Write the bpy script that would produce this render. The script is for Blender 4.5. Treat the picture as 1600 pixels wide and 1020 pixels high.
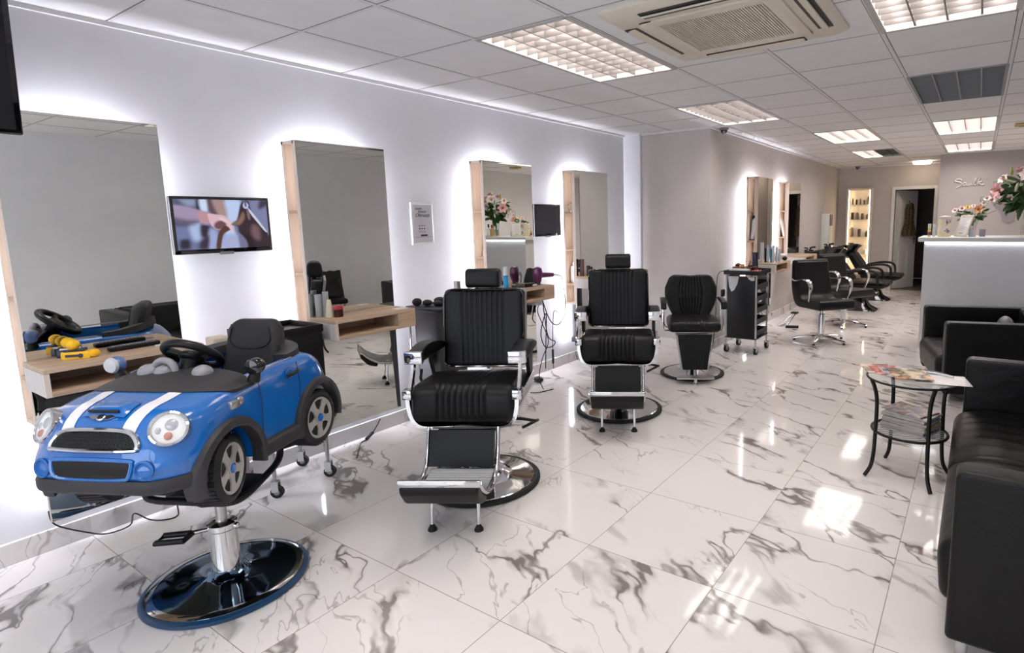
import bpy, bmesh, math, random
from mathutils import Vector as V, Matrix as M
from mathutils.bvhtree import BVHTree
from mathutils.geometry import tessellate_polygon
R = math.radians
random.seed(7)
scene = bpy.context.scene
COL = scene.collection
for o in list(bpy.data.objects):
    bpy.data.objects.remove(o, do_unlink=True)

# ------------------------------------------------------------------ camera
CEIL = 2.4156
cam_data = bpy.data.cameras.new('camera')
cam_data.sensor_width = 36.0
cam_data.lens = 36.0 * 902.381 / 1600.0
cam_data.shift_x = -(935.468 - 800) / 1600.0
cam_data.shift_y = -(510 - 472.802) / 1600.0
cam_data.clip_start = 0.05
cam = bpy.data.objects.new('camera', cam_data)
COL.objects.link(cam)
rt, up, fw = V((0.83724333, 0.54654524, -0.01766094)), V((-0.06242339, 0.12761137, 0.9898579)), V((-0.54325586, 0.82764947, -0.14095898))
cam.matrix_world = M(((rt.x, up.x, -fw.x, 3.48476), (rt.y, up.y, -fw.y, 0.0), (rt.z, up.z, -fw.z, 1.45528), (0, 0, 0, 1)))
scene.camera = cam

# ------------------------------------------------------------------ world, exposure
world = bpy.data.worlds.new('world')
scene.world = world
world.use_nodes = True
world.node_tree.nodes['Background'].inputs[0].default_value = (0.75, 0.82, 1.0, 1)
world.node_tree.nodes['Background'].inputs[1].default_value = 0.6
scene.view_settings.view_transform = 'Standard'
scene.view_settings.look = 'None'
scene.view_settings.gamma = 1.0
scene.view_settings.use_curve_mapping = False
scene.view_settings.exposure = -0.24
scene.cycles.max_bounces = 10
scene.cycles.diffuse_bounces = 5
scene.cycles.glossy_bounces = 6
scene.cycles.caustics_reflective = False
scene.cycles.caustics_refractive = False
scene.cycles.sample_clamp_indirect = 4.0
scene.cycles.use_denoising = True
TUBE = 37.0       # ceiling lamp strength
LED = 68.0        # mirror backlight strength
# added fill lamp behind the photographer, standing in for unseen shop-front daylight
al = bpy.data.lights.new('front_fill_light', 'AREA')
al.shape = 'RECTANGLE'; al.size = 3.6; al.size_y = 1.9; al.energy = 85; al.color = (0.86, 0.92, 1.0)
alo = bpy.data.objects.new('front_fill_light', al); COL.objects.link(alo)
alo.location = (2.3, -2.75, 1.35); alo.rotation_euler = (R(90), 0, 0)

# ------------------------------------------------------------------ materials
def srgb(h):
    h = h.lstrip('#')
    c = [int(h[i:i + 2], 16) / 255 for i in (0, 2, 4)]
    return [x / 12.92 if x <= 0.04045 else ((x + 0.055) / 1.055) ** 2.4 for x in c]
MATS = {}
def mat(name, hexc='#808080', rough=0.5, metal=0.0, coat=0.0, spec=0.5, emit=0.0, emit_c=None, trans=0.0, ior=1.45, bump=0.0, bscale=40.0, alpha=1.0):
    if name in MATS: return MATS[name]
    m = bpy.data.materials.new(name); m.use_nodes = True
    b = m.node_tree.nodes['Principled BSDF']
    c = srgb(hexc)
    b.inputs['Base Color'].default_value = (*c, 1)
    b.inputs['Roughness'].default_value = rough
    b.inputs['Metallic'].default_value = metal
    b.inputs['Coat Weight'].default_value = coat
    b.inputs['Coat Roughness'].default_value = 0.03
    b.inputs['Specular IOR Level'].default_value = spec
    b.inputs['Transmission Weight'].default_value = trans
    b.inputs['IOR'].default_value = ior
    b.inputs['Alpha'].default_value = alpha
    if emit:
        b.inputs['Emission Color'].default_value = (*(srgb(emit_c) if emit_c else c), 1)
        b.inputs['Emission Strength'].default_value = emit
    nt = m.node_tree
    tc = nt.nodes.new('ShaderNodeTexCoord')
    if not emit and not trans and not metal:
        # slight procedural tone variation so no surface is a dead flat colour
        n = nt.nodes.new('ShaderNodeTexNoise'); n.inputs['Scale'].default_value = 6; n.inputs['Detail'].default_value = 3
        mx = nt.nodes.new('ShaderNodeMix'); mx.data_type = 'RGBA'
        mx.inputs['A'].default_value = (*[x * 0.95 for x in c], 1); mx.inputs['B'].default_value = (*[min(1, x * 1.05) for x in c], 1)
        nt.links.new(tc.outputs['Object'], n.inputs['Vector']); nt.links.new(n.outputs['Fac'], mx.inputs['Factor'])
        nt.links.new(mx.outputs['Result'], b.inputs['Base Color'])
    if bump:
        n2 = nt.nodes.new('ShaderNodeTexNoise'); n2.inputs['Scale'].default_value = bscale; n2.inputs['Detail'].default_value = 4
        bp = nt.nodes.new('ShaderNodeBump'); bp.inputs['Strength'].default_value = bump; bp.inputs['Distance'].default_value = 0.01
        nt.links.new(tc.outputs['Object'], n2.inputs['Vector']); nt.links.new(n2.outputs['Fac'], bp.inputs['Height'])
        nt.links.new(bp.outputs['Normal'], b.inputs['Normal'])
    MATS[name] = m
    return m

def ramp(nt, stops):
    r = nt.nodes.new('ShaderNodeValToRGB'); e = r.color_ramp.elements
    while len(e) < len(stops): e.new(0.5)
    for i, (p, c) in enumerate(stops):
        e[i].position = p; e[i].color = (*c, 1) if len(c) == 3 else c
    return r

def wood_mat(name, c1, c2, c3, axis='Y', rough=0.5):
    m = bpy.data.materials.new(name); m.use_nodes = True; nt = m.node_tree
    b = nt.nodes['Principled BSDF']; b.inputs['Roughness'].default_value = rough
    tc = nt.nodes.new('ShaderNodeTexCoord'); mp = nt.nodes.new('ShaderNodeMapping')
    s = {'X': (1.2, 30, 30), 'Y': (30, 1.2, 30), 'Z': (30, 30, 1.2)}[axis]
    mp.inputs['Scale'].default_value = s
    n = nt.nodes.new('ShaderNodeTexNoise'); n.inputs['Scale'].default_value = 2.2; n.inputs['Detail'].default_value = 6; n.inputs['Roughness'].default_value = 0.65
    r = ramp(nt, [(0.3, srgb(c1)), (0.5, srgb(c2)), (0.7, srgb(c3))])
    nt.links.new(tc.outputs['Object'], mp.inputs['Vector']); nt.links.new(mp.outputs['Vector'], n.inputs['Vector'])
    nt.links.new(n.outputs['Fac'], r.inputs['Fac']); nt.links.new(r.outputs['Color'], b.inputs['Base Color'])
    return m

def marble_mat(name, tiles=True):
    m = bpy.data.materials.new(name); m.use_nodes = True; nt = m.node_tree
    L = nt.links.new
    def nd(t, **k):
        n = nt.nodes.new(t)
        for a, v in k.items(): setattr(n, a, v)
        return n
    def math_(op, a, b=None, c=None):
        n = nd('ShaderNodeMath', operation=op)
        for i, v in enumerate((a, b, c)):
            if v is None: continue
            if isinstance(v, (int, float)): n.inputs[i].default_value = v
            else: L(v, n.inputs[i])
        return n.outputs[0]
    bs = nt.nodes['Principled BSDF']
    geo = nd('ShaderNodeNewGeometry')
    sep = nd('ShaderNodeSeparateXYZ'); L(geo.outputs['Position'], sep.inputs[0])
    T = 0.59
    tx = math_('DIVIDE', math_('SUBTRACT', sep.outputs[0], 0.325), T)
    ty = math_('DIVIDE', math_('SUBTRACT', sep.outputs[1], 0.235), T)
    ix, iy = math_('FLOOR', tx), math_('FLOOR', ty)
    cmb = nd('ShaderNodeCombineXYZ'); L(ix, cmb.inputs[0]); L(iy, cmb.inputs[1])
    wn = nd('ShaderNodeTexWhiteNoise', noise_dimensions='3D'); L(cmb.outputs[0], wn.inputs['Vector'])
    off = nd('ShaderNodeVectorMath', operation='SCALE'); L(wn.outputs['Color'], off.inputs[0]); off.inputs['Scale'].default_value = 30.0
    add = nd('ShaderNodeVectorMath', operation='ADD'); L(geo.outputs['Position'], add.inputs[0]); L(off.outputs[0], add.inputs[1])
    # warp
    wz = nd('ShaderNodeTexNoise'); wz.inputs['Scale'].default_value = 3.2; wz.inputs['Detail'].default_value = 3
    L(add.outputs[0], wz.inputs['Vector'])
    wsub = nd('ShaderNodeVectorMath', operation='SUBTRACT'); L(wz.outputs['Color'], wsub.inputs[0]); wsub.inputs[1].default_value = (0.5, 0.5, 0.5)
    wsc = nd('ShaderNodeVectorMath', operation='SCALE'); L(wsub.outputs[0], wsc.inputs[0]); wsc.inputs['Scale'].default_value = 0.22
    wad = nd('ShaderNodeVectorMath', operation='ADD'); L(add.outputs[0], wad.inputs[0]); L(wsc.outputs[0], wad.inputs[1])
    mr0 = nd('ShaderNodeMapping'); mr0.inputs['Rotation'].default_value = (0, 0, R(30)); L(wad.outputs[0], mr0.inputs['Vector'])
    mp = nd('ShaderNodeMapping'); mp.inputs['Scale'].default_value = (0.85, 2.6, 1.0); L(mr0.outputs[0], mp.inputs['Vector'])
    tv = nd('ShaderNodeTexNoise'); tv.inputs['Scale'].default_value = 7.0; tv.inputs['Detail'].default_value = 4; L(add.outputs[0], tv.inputs['Vector'])
    tvar = math_('MULTIPLY_ADD', tv.outputs['Fac'], 3.2, -0.75)
    def vein(scale, width, detail, rough=0.5):
        n = nd('ShaderNodeTexNoise'); n.inputs['Scale'].default_value = scale; n.inputs['Detail'].default_value = detail; n.inputs['Roughness'].default_value = rough
        L(mp.outputs[0], n.inputs['Vector'])
        d = math_('DIVIDE', math_('ABSOLUTE', math_('SUBTRACT', n.outputs['Fac'], 0.5)), math_('MAXIMUM', tvar, 0.18))
        mr = nd('ShaderNodeMapRange', interpolation_type='SMOOTHSTEP')
        L(d, mr.inputs['Value']); mr.inputs['From Min'].default_value = 0; mr.inputs['From Max'].default_value = width
        mr.inputs['To Min'].default_value = 1; mr.inputs['To Max'].default_value = 0
        return mr.outputs[0]
    def mask(scale, lo, hi, src):
        n = nd('ShaderNodeTexNoise'); n.inputs['Scale'].default_value = scale; n.inputs['Detail'].default_value = 2
        L(src, n.inputs['Vector'])
        mr = nd('ShaderNodeMapRange', interpolation_type='SMOOTHSTEP'); L(n.outputs['Fac'], mr.inputs['Value'])
        mr.inputs['From Min'].default_value = lo; mr.inputs['From Max'].default_value = hi
        return mr.outputs[0]
    big = math_('MULTIPLY', vein(1.05, 0.022, 4.0), mask(1.5, 0.42, 0.56, add.outputs[0]))
    fine = math_('MULTIPLY', vein(1.5, 0.010, 4.0, 0.55), mask(1.9, 0.50, 0.64, wad.outputs[0]))
    wide = math_('MULTIPLY', math_('MULTIPLY', vein(1.05, 0.06, 4.0), mask(2.4, 0.48, 0.64, add.outputs[0])), 0.45)
    tot = math_('MINIMUM', math_('ADD', math_('ADD', math_('MULTIPLY', big, 0.88), math_('MULTIPLY', fine, 0.5)), wide), 1.0)
    mx = nd('ShaderNodeMix', data_type='RGBA'); L(tot, mx.inputs['Factor'])
    mx.inputs['A'].default_value = (*srgb('#ede8e5'), 1); mx.inputs['B'].default_value = (*srgb('#7f7876'), 1)
    colour = mx.outputs['Result']
    if tiles:
        def line(t):
            f = math_('FRACT', t)
            e = math_('MINIMUM', f, math_('SUBTRACT', 1.0, f))
            return math_('LESS_THAN', e, 0.0024)
        ln = math_('MAXIMUM', line(tx), line(ty))
        m2 = nd('ShaderNodeMix', data_type='RGBA'); L(ln, m2.inputs['Factor']); L(colour, m2.inputs['A']); m2.inputs['B'].default_value = (*srgb('#8d8072'), 1)
        colour = m2.outputs['Result']
        rr = nd('ShaderNodeMapRange'); L(ln, rr.inputs['Value']); rr.inputs['To Min'].default_value = 0.07; rr.inputs['To Max'].default_value = 0.6
        L(rr.outputs[0], bs.inputs['Roughness'])
        # barely wavy polish, as on real porcelain tiles
        wv = nd('ShaderNodeTexNoise'); wv.inputs['Scale'].default_value = 5.0; wv.inputs['Detail'].default_value = 1
        L(geo.outputs['Position'], wv.inputs['Vector'])
        bp = nd('ShaderNodeBump'); bp.inputs['Strength'].default_value = 0.04; bp.inputs['Distance'].default_value = 0.02
        L(wv.outputs['Fac'], bp.inputs['Height']); L(bp.outputs[0], bs.inputs['Normal'])
    else:
        bs.inputs['Roughness'].default_value = 0.2
    bs.inputs['IOR'].default_value = 1.5
    bs.inputs['Specular IOR Level'].default_value = 0.42
    L(colour, bs.inputs['Base Color'])
    return m

OAK = wood_mat('oak_along', '#a98e74', '#bfa58a', '#cfb79d', 'Y')
OAKZ = wood_mat('oak_upright', '#d3c0b0', '#e0d0c3', '#eaddd2', 'Z')
OAKX = wood_mat('oak_pale_end', '#c9c2bd', '#d6d0cb', '#dedad6', 'Z')
WALLW = mat('wall_paint_white', '#e9e9ec', 0.6, bump=0.03, bscale=180)
WALLG = mat('wall_paint_grey', '#c9c2be', 0.6, bump=0.03, bscale=180)
FEAT = mat('wall_paint_mid_grey', '#aaa4a2', 0.6)
CEILM = mat('ceiling_tile', '#f5f4f4', 0.85, bump=0.12, bscale=260)
TBAR = mat('ceiling_grid_bar', '#ebe9e9', 0.5)
GAP = mat('ceiling_tile_gap', '#6e6a6a', 0.8)
WHITE = mat('white_gloss_trim', '#ecebea', 0.3)
LEATH = mat('black_leather', '#0a0a0b', 0.40, spec=0.3, bump=0.10, bscale=55)
SOFAL = mat('black_sofa_leather', '#080808', 0.40, spec=0.3, bump=0.35, bscale=14)
BPLAS = mat('black_plastic', '#0c0c0d', 0.42, spec=0.35)
BGLOSS = mat('black_gloss', '#0b0b0d', 0.08, coat=0.6)
RUBBER = mat('black_rubber', '#161616', 0.75)
DGREY = mat('dark_grey_plastic', '#2c2b2d', 0.55, bump=0.05, bscale=120)
GREYP = mat('grey_plastic', '#8d8c93', 0.35)
SILVER = mat('silver_plastic', '#b7b5b3', 0.3, metal=0.7)
CHROME = mat('chrome', '#dcdcde', 0.07, metal=1.0)
STEEL = mat('brushed_steel', '#b9b8b6', 0.28, metal=1.0)
MIRROR = mat('mirror_glass', '#f1f3ee', 0.0, metal=1.0)
BLUE = mat('blue_car_paint', '#0a64b6', 0.22, coat=1.0)
BLUEM = mat('blue_plastic', '#1a5fa6', 0.35)
STRIPE = mat('white_stripe', '#f0eef2', 0.3, coat=0.6)
GLASS = mat('clear_glass', '#f4fbf8', 0.02, trans=1.0, ior=1.45)
FROST = mat('frosted_plastic', '#e4e6e6', 0.25, trans=0.55)
CREAM = mat('cream_plastic', '#d9d0bf', 0.4)
YELLOW = mat('yellow_foam', '#f7c022', 0.6, bump=0.2, bscale=90)
NAVY = mat('navy_plastic', '#1d2648', 0.4)
RED = mat('red_plastic', '#a5232a', 0.35)
PURPLE = mat('purple_gloss', '#571a4c', 0.22, coat=0.5)
PAPER = mat('white_paper', '#e8e6ea', 0.5)
INK = mat('dark_ink', '#3b3a40', 0.6)
LGREY = mat('light_grey_plastic', '#c9cbcd', 0.35)
BLUEB = mat('blue_bottle', '#2f8fc0', 0.25)
PALEB = mat('pale_blue_bottle', '#c6d6e4', 0.3)
BROWN = mat('dark_brown_bottle', '#3a2622', 0.25)
AMBER = mat('amber_liquid', '#d8b65a', 0.15, coat=0.4)
ORANGE = mat('orange_cap', '#d07a44', 0.35)
GREEN = mat('leaf_green', '#456b26', 0.5)
GREEND = mat('leaf_dark_green', '#2c4a1e', 0.5)
PINK = mat('lily_pink', '#e2b1b4', 0.5)
PINKL = mat('lily_pale', '#efe0dc', 0.5)
PEACH = mat('peach_petal', '#ecb183', 0.5)
DARKROOM = mat('dim_room_shade', '#4a4340', 0.8)  # shade of the dim back room put into its ceiling colour
LEDM = mat('led_strip', '#ffffff', 0.5, emit=LED, emit_c='#eef0ff')
LEDW = mat('led_strip_warm', '#ffffff', 0.5, emit=22.0, emit_c='#ffdfae')
LEDC = mat('led_strip_counter', '#ffffff', 0.5, emit=10.0, emit_c='#eaf2ff')
LAMP = mat('fluorescent_tube', '#ffffff', 0.5, emit=TUBE, emit_c='#fff7f1')
LAMPF = mat('lamp_diffuser', '#ffffff', 0.5, emit=TUBE * 0.42, emit_c='#fff4ee')
LAMPR = mat('lamp_round', '#ffffff', 0.5, emit=14.0, emit_c='#ffe9cc')

# ------------------------------------------------------------------ mesh helpers
def nb(): return bmesh.new()
def merge(bm, t, mi=0, mx=None):
    if mx is not None: t.transform(mx)
    if mi:
        for f in t.faces: f.material_index = mi
    me = bpy.data.meshes.new('t'); t.to_mesh(me); t.free(); bm.from_mesh(me); bpy.data.meshes.remove(me)
    return bm
def box(bm, x0, x1, y0, y1, z0, z1, bev=0.0, seg=2, mi=0, mx=None):
    t = nb()
    vs = [t.verts.new((x, y, z)) for x in (x0, x1) for y in (y0, y1) for z in (z0, z1)]
    for f in ((0, 1, 3, 2), (4, 6, 7, 5), (0, 4, 5, 1), (2, 3, 7, 6), (0, 2, 6, 4), (1, 5, 7, 3)): t.faces.new([vs[i] for i in f])
    bmesh.ops.recalc_face_normals(t, faces=t.faces)
    if bev: bmesh.ops.bevel(t, geom=list(t.edges), offset=bev, segments=seg, affect='EDGES', profile=0.5)
    return merge(bm, t, mi, mx)
def frame_of(d):
    d = d.normalized(); a = V((0, 0, 1)) if abs(d.z) < 0.95 else V((1, 0, 0))
    x = d.cross(a).normalized(); return x, x.cross(d).normalized()
def loft(bm, rings, cap=True, closed=False, mi=0, mx=None, tris=None):
    t = nb(); vr = [[t.verts.new(p) for p in r] for r in rings]; n = len(rings[0])
    m = len(vr)
    for i in range(m if closed else m - 1):
        a, b = vr[i], vr[(i + 1) % m]
        for j in range(n):
            try: t.faces.new((a[j], a[(j + 1) % n], b[(j + 1) % n], b[j]))
            except ValueError: pass
    caps = []
    if tris:
        cap = False
        for r in (vr[0], vr[-1]):
            for q in tris:
                try: t.faces.new([r[i] for i in q])
                except ValueError: pass
    if cap and not closed:
        for r in (vr[0], vr[-1]):
            try: caps.append(t.faces.new(r))
            except ValueError: pass
    bmesh.ops.recalc_face_normals(t, faces=t.faces)
    if caps and n > 8:
        t.normal_update(); bmesh.ops.triangulate(t, faces=caps, ngon_method='EAR_CLIP')
    return merge(bm, t, mi, mx)
def tube(bm, pts, r, seg=10, closed=False, mi=0, mx=None, sm=0):
    P = [V(p) for p in pts]
    if sm: P = smooth(P, sm, closed)
    n = len(P); rings = []; x = None
    for i, p in enumerate(P):
        if closed: d = P[(i + 1) % n] - P[i - 1]
        else: d = P[min(i + 1, n - 1)] - P[max(i - 1, 0)]
        if d.length < 1e-9: d = V((0, 0, 1))
        d.normalize()
        if x is None: x = frame_of(d)[0]
        x = (x - d * x.dot(d)); x = x.normalized() if x.length > 1e-6 else frame_of(d)[0]
        y = d.cross(x)
        rr = r[i * (len(r) - 1) // max(1, n - 1)] if isinstance(r, (list, tuple)) else r
        rings.append([p + (x * math.cos(2 * math.pi * k / seg) + y * math.sin(2 * math.pi * k / seg)) * rr for k in range(seg)])
    return loft(bm, rings, not closed, closed, mi, mx)
def smooth(P, k, closed=False):
    n = len(P); out = []
    for i in range(n if closed else n - 1):
        if closed: a, b, c, d = P[i - 1], P[i], P[(i + 1) % n], P[(i + 2) % n]
        else: a, b, c, d = P[max(i - 1, 0)], P[i], P[i + 1], P[min(i + 2, n - 1)]
        for s in range(k):
            t = s / k
            out.append(0.5 * (2 * b + (c - a) * t + (2 * a - 5 * b + 4 * c - d) * t * t + (3 * b - a - 3 * c + d) * t ** 3))
    if not closed: out.append(P[-1])
    return out
def cyl(bm, p0, p1, r0, r1=None, seg=20, mi=0, mx=None, cap=True):
    p0, p1 = V(p0), V(p1); x, y = frame_of(p1 - p0); r1 = r0 if r1 is None else r1
    return loft(bm, [[p + (x * math.cos(2 * math.pi * k / seg) + y * math.sin(2 * math.pi * k / seg)) * r for k in range(seg)] for p, r in ((p0, r0), (p1, r1))], cap, False, mi, mx)
def lathe(bm, prof, seg=32, mi=0, mx=None, c=(0, 0, 0), cap=True):
    c = V(c)
    rings = [[c + V((max(r, 1e-4) * math.cos(2 * math.pi * k / seg), max(r, 1e-4) * math.sin(2 * math.pi * k / seg), z)) for k in range(seg)] for r, z in prof]
    return loft(bm, rings, cap, False, mi, mx)
def ell(bm, c, r, mi=0, mx=None, u=20, v=12):
    t = nb(); bmesh.ops.create_uvsphere(t, u_segments=u, v_segments=v, radius=1.0)
    t.transform(M.Translation(c) @ M.Diagonal((*((r, r, r) if isinstance(r, (int, float)) else r), 1)))
    return merge(bm, t, mi, mx)
def poly(bm, pts, th, d=(0, 0, 1), mi=0, mx=None):
    d = V(d).normalized() * th
    return loft(bm, [[V(p) for p in pts], [V(p) + d for p in pts]], True, False, mi, mx)
def sheet(bm, fn, nu, nv, mi=0, mx=None, th=0.0):
    t = nb(); g = [[t.verts.new(fn(i / nu, j / nv)) for j in range(nv + 1)] for i in range(nu + 1)]
    for i in range(nu):
        for j in range(nv): t.faces.new((g[i][j], g[i + 1][j], g[i + 1][j + 1], g[i][j + 1]))
    bmesh.ops.recalc_face_normals(t, faces=t.faces)
    if th: bmesh.ops.solidify(t, geom=list(t.faces), thickness=th)
    return merge(bm, t, mi, mx)
def rpoly(pts, n=5):
    """closed 2D polygon of (x, y, radius) -> points with rounded corners"""
    out = []; m = len(pts)
    for i in range(m):
        p = V(pts[i][:2]); r = pts[i][2]; a = V(pts[i - 1][:2]); b = V(pts[(i + 1) % m][:2])
        if r <= 0: out.append(p); continue
        da, db = (a - p), (b - p); r = min(r, da.length * 0.49, db.length * 0.49)
        da.normalize(); db.normalize()
        s, e = p + da * r, p + db * r
        for k in range(n + 1):
            t = k / n
            out.append(s * (1 - t) ** 2 + p * 2 * t * (1 - t) + e * t * t)
    return out
def slab(bm, prof, s0, s1, er=0.02, flutes=(), fd=0.006, fw_=0.006, mi=0, mx=None, fzone=None, axis='y', sub=0.03, wfun=None):
    """profile in (f, z) swept across s with rounded ends and stitched channels"""
    n = len(prof)
    cen = sum(prof, V((0, 0))) / n
    area = sum(prof[i].x * prof[(i + 1) % n].y - prof[(i + 1) % n].x * prof[i].y for i in range(n))
    sg = 1 if area > 0 else -1
    nr = []
    for i in range(n):
        d = prof[(i + 1) % n] - prof[i - 1]
        v = V((d.y, -d.x)) * sg
        nr.append(v.normalized() if v.length > 1e-9 else V((0, 0)))
    st = [s0 + er * (1 - math.cos(a * math.pi / 10)) for a in range(6)]
    k = max(2, int((s1 - s0 - 2 * er) / sub))
    st += [s0 + er + (s1 - s0 - 2 * er) * i / k for i in range(1, k)]
    st += [s1 - er * (1 - math.cos(a * math.pi / 10)) for a in range(5, -1, -1)]
    for f in flutes: st += [f - 1.6 * fw_, f - 0.7 * fw_, f, f + 0.7 * fw_, f + 1.6 * fw_]
    st = sorted(set(round(x, 5) for x in st))
    rings = []
    for s in st:
        e = min(s - s0, s1 - s)
        o = -er * (1 - math.sqrt(max(0, 1 - (1 - min(1, e / er)) ** 2))) if er > 0 else 0
        g = sum(math.exp(-((s - f) / fw_) ** 2) for f in flutes) * fd
        ring = []
        for p, q in zip(prof, nr):
            gg = g if (fzone is None or fzone(p)) else 0
            w = p + q * (o - gg)
            ss = s if wfun is None else s * wfun(w)
            ring.append((w.x, ss, w.y) if axis == 'y' else (ss, w.x, w.y))
        rings.append(ring)
    return loft(bm, rings, True, False, mi, mx, tessellate_polygon([[V((p.x, p.y, 0)) for p in prof]]))
def obj(name, bm, mats, parent=None, ang=38, mx=None):
    if not isinstance(mats, (list, tuple)): mats = [mats]
    if mx is not None: bm.transform(mx)
    lim = R(ang)
    for f in bm.faces: f.smooth = True
    for e in bm.edges: e.smooth = e.calc_face_angle(0.0) < lim
    me = bpy.data.meshes.new(name); bm.to_mesh(me); bm.free()
    for m in mats: me.materials.append(m)
    o = bpy.data.objects.new(name, me); COL.objects.link(o)
    if parent is not None: o.parent = parent
    return o
def thing(name, label, cat, loc=(0, 0, 0), rz=0.0, group=None):
    o = bpy.data.objects.new(name, None); o.empty_display_size = 0.1; COL.objects.link(o)
    o.location = loc; o.rotation_euler = (0, 0, rz)
    return tag(o, label, cat, group)
def tag(o, label, cat, group=None):
    o['label'] = label; o['category'] = cat
    if group: o['group'] = group
    return o
def struct(name, bm, mats, parent=None, ang=38):
    o = obj(name, bm, mats, parent, ang)
    if parent is None: o['kind'] = 'structure'
    return o
def dup(root, loc=None, rz=None, label=None):
    c = root.copy(); COL.objects.link(c)
    if loc is not None: c.location = loc
    if rz is not None: c.rotation_euler = (0, 0, rz)
    if label: c['label'] = label
    for ch in list(root.children):
        a = ch.copy(); COL.objects.link(a); a.parent = c
        for g in list(ch.children):
            b = g.copy(); COL.objects.link(b); b.parent = a
    return c
def face_rot(F): return math.atan2(F[1], F[0])
def booldiff(bm, cutters):
    me = bpy.data.meshes.new('t'); bm.to_mesh(me); bm.free()
    o = bpy.data.objects.new('t', me); COL.objects.link(o); tmp = [o]
    for c in cutters:
        mc = bpy.data.meshes.new('c'); c.to_mesh(mc); c.free()
        oc = bpy.data.objects.new('c', mc); COL.objects.link(oc); tmp.append(oc)
        md = o.modifiers.new('b', 'BOOLEAN'); md.operation = 'DIFFERENCE'; md.solver = 'EXACT'; md.use_self = True; md.object = oc
    dg = bpy.context.evaluated_depsgraph_get()
    res = bpy.data.meshes.new_from_object(o.evaluated_get(dg))
    out = nb(); out.from_mesh(res)
    for t in tmp: bpy.data.objects.remove(t, do_unlink=True)
    bpy.data.meshes.remove(res)
    return out
def text_bm(s, size, shear=0.0, ext=0.0008):
    cu = bpy.data.curves.new('t', 'FONT'); cu.body = s; cu.size = size; cu.shear = shear; cu.extrude = ext; cu.align_x = 'CENTER'
    o = bpy.data.objects.new('t', cu); COL.objects.link(o)
    dg = bpy.context.evaluated_depsgraph_get()
    me = bpy.data.meshes.new_from_object(o.evaluated_get(dg)); b = nb(); b.from_mesh(me)
    bpy.data.objects.remove(o, do_unlink=True); bpy.data.meshes.remove(me)
    return b
# ------------------------------------------------------------------ the room
HX, HY, BY, FX, FY, RX, NY = 1.052, 5.92, 12.65, 2.893, 11.13, 4.72, -2.5
MARBLE, MARBLEB = marble_mat('marble_floor_tiles'), marble_mat('marble_skirting', False)
fl = nb(); box(fl, 0 - .1, RX + .1, NY - .1, BY, -0.1, 0)
struct('floor', fl, MARBLE)
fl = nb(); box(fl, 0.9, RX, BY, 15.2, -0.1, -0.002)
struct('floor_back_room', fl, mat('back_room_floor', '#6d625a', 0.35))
def wall(name, m, *boxes):
    b = nb()
    for q in boxes: box(b, *q)
    return struct(name, b, m)
WH = CEIL + 0.25
wall('wall_left', WALLW, (-.12, 0, NY - .1, HY, 0, WH))
wall('wall_recess', WALLG, (-.12, HX, HY, HY + .12, 0, WH))
wall('wall_hallway', WALLG, (HX - .12, HX, HY + .12, BY + .12, 0, WH))
DX0, DX1, DZ = 2.09, 2.75, 1.935
wall('wall_back', WALLG, (HX, DX0, BY, BY + .12, 0, WH), (DX1, FX + .1, BY, BY + .12, 0, WH), (DX0, DX1, BY, BY + .12, DZ, WH))
wall('wall_feature', FEAT, (FX, RX, FY, BY, 0, WH))
wall('wall_right', WALLW, (RX, RX + .12, NY - .1, FY, 0, WH))
wall('wall_front', WALLW, (0, .5, NY - .12, NY, 0, WH), (4.1, RX, NY - .12, NY, 0, WH), (.5, 4.1, NY - .12, NY, 2.3, WH), (.5, 4.1, NY - .12, NY, 0, .4))
wb = nb()
for x in (.5, 1.68, 2.87, 4.05): box(wb, x, x + .05, NY - .09, NY - .03, .4, 2.3)
box(wb, .5, 4.1, NY - .09, NY - .03, .4, .45); box(wb, .5, 4.1, NY - .09, NY - .03, 2.25, 2.3)
w1 = struct('window_1', wb, DGREY)
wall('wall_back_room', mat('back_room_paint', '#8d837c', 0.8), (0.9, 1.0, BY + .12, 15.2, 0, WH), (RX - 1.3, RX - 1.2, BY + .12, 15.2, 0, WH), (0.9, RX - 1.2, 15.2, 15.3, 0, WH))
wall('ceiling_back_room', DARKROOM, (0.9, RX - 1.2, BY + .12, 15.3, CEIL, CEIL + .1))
# shallow strip, lighter than the wall behind, in the recess corner
wall('trim_1', WALLW, (0, .22, HY - .035, HY, 0, CEIL))
# skirting
def skirt(name, *boxes):
    b = nb()
    for q in boxes: box(b, *q, 0, .1, 0.003, 1)
    return struct(name, b, MARBLEB)
skirt('baseboard_left', (0, .014, NY, HY - .035)); skirt('baseboard_recess', (.22, HX + .014, HY - .014, HY))
skirt('baseboard_hallway', (HX, HX + .014, HY, BY)); skirt('baseboard_back', (HX, DX0 - .07, BY - .014, BY))
skirt('baseboard_right', (RX - .014, RX, NY, FY)); skirt('baseboard_feature', (FX, RX, FY - .014, FY))

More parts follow.
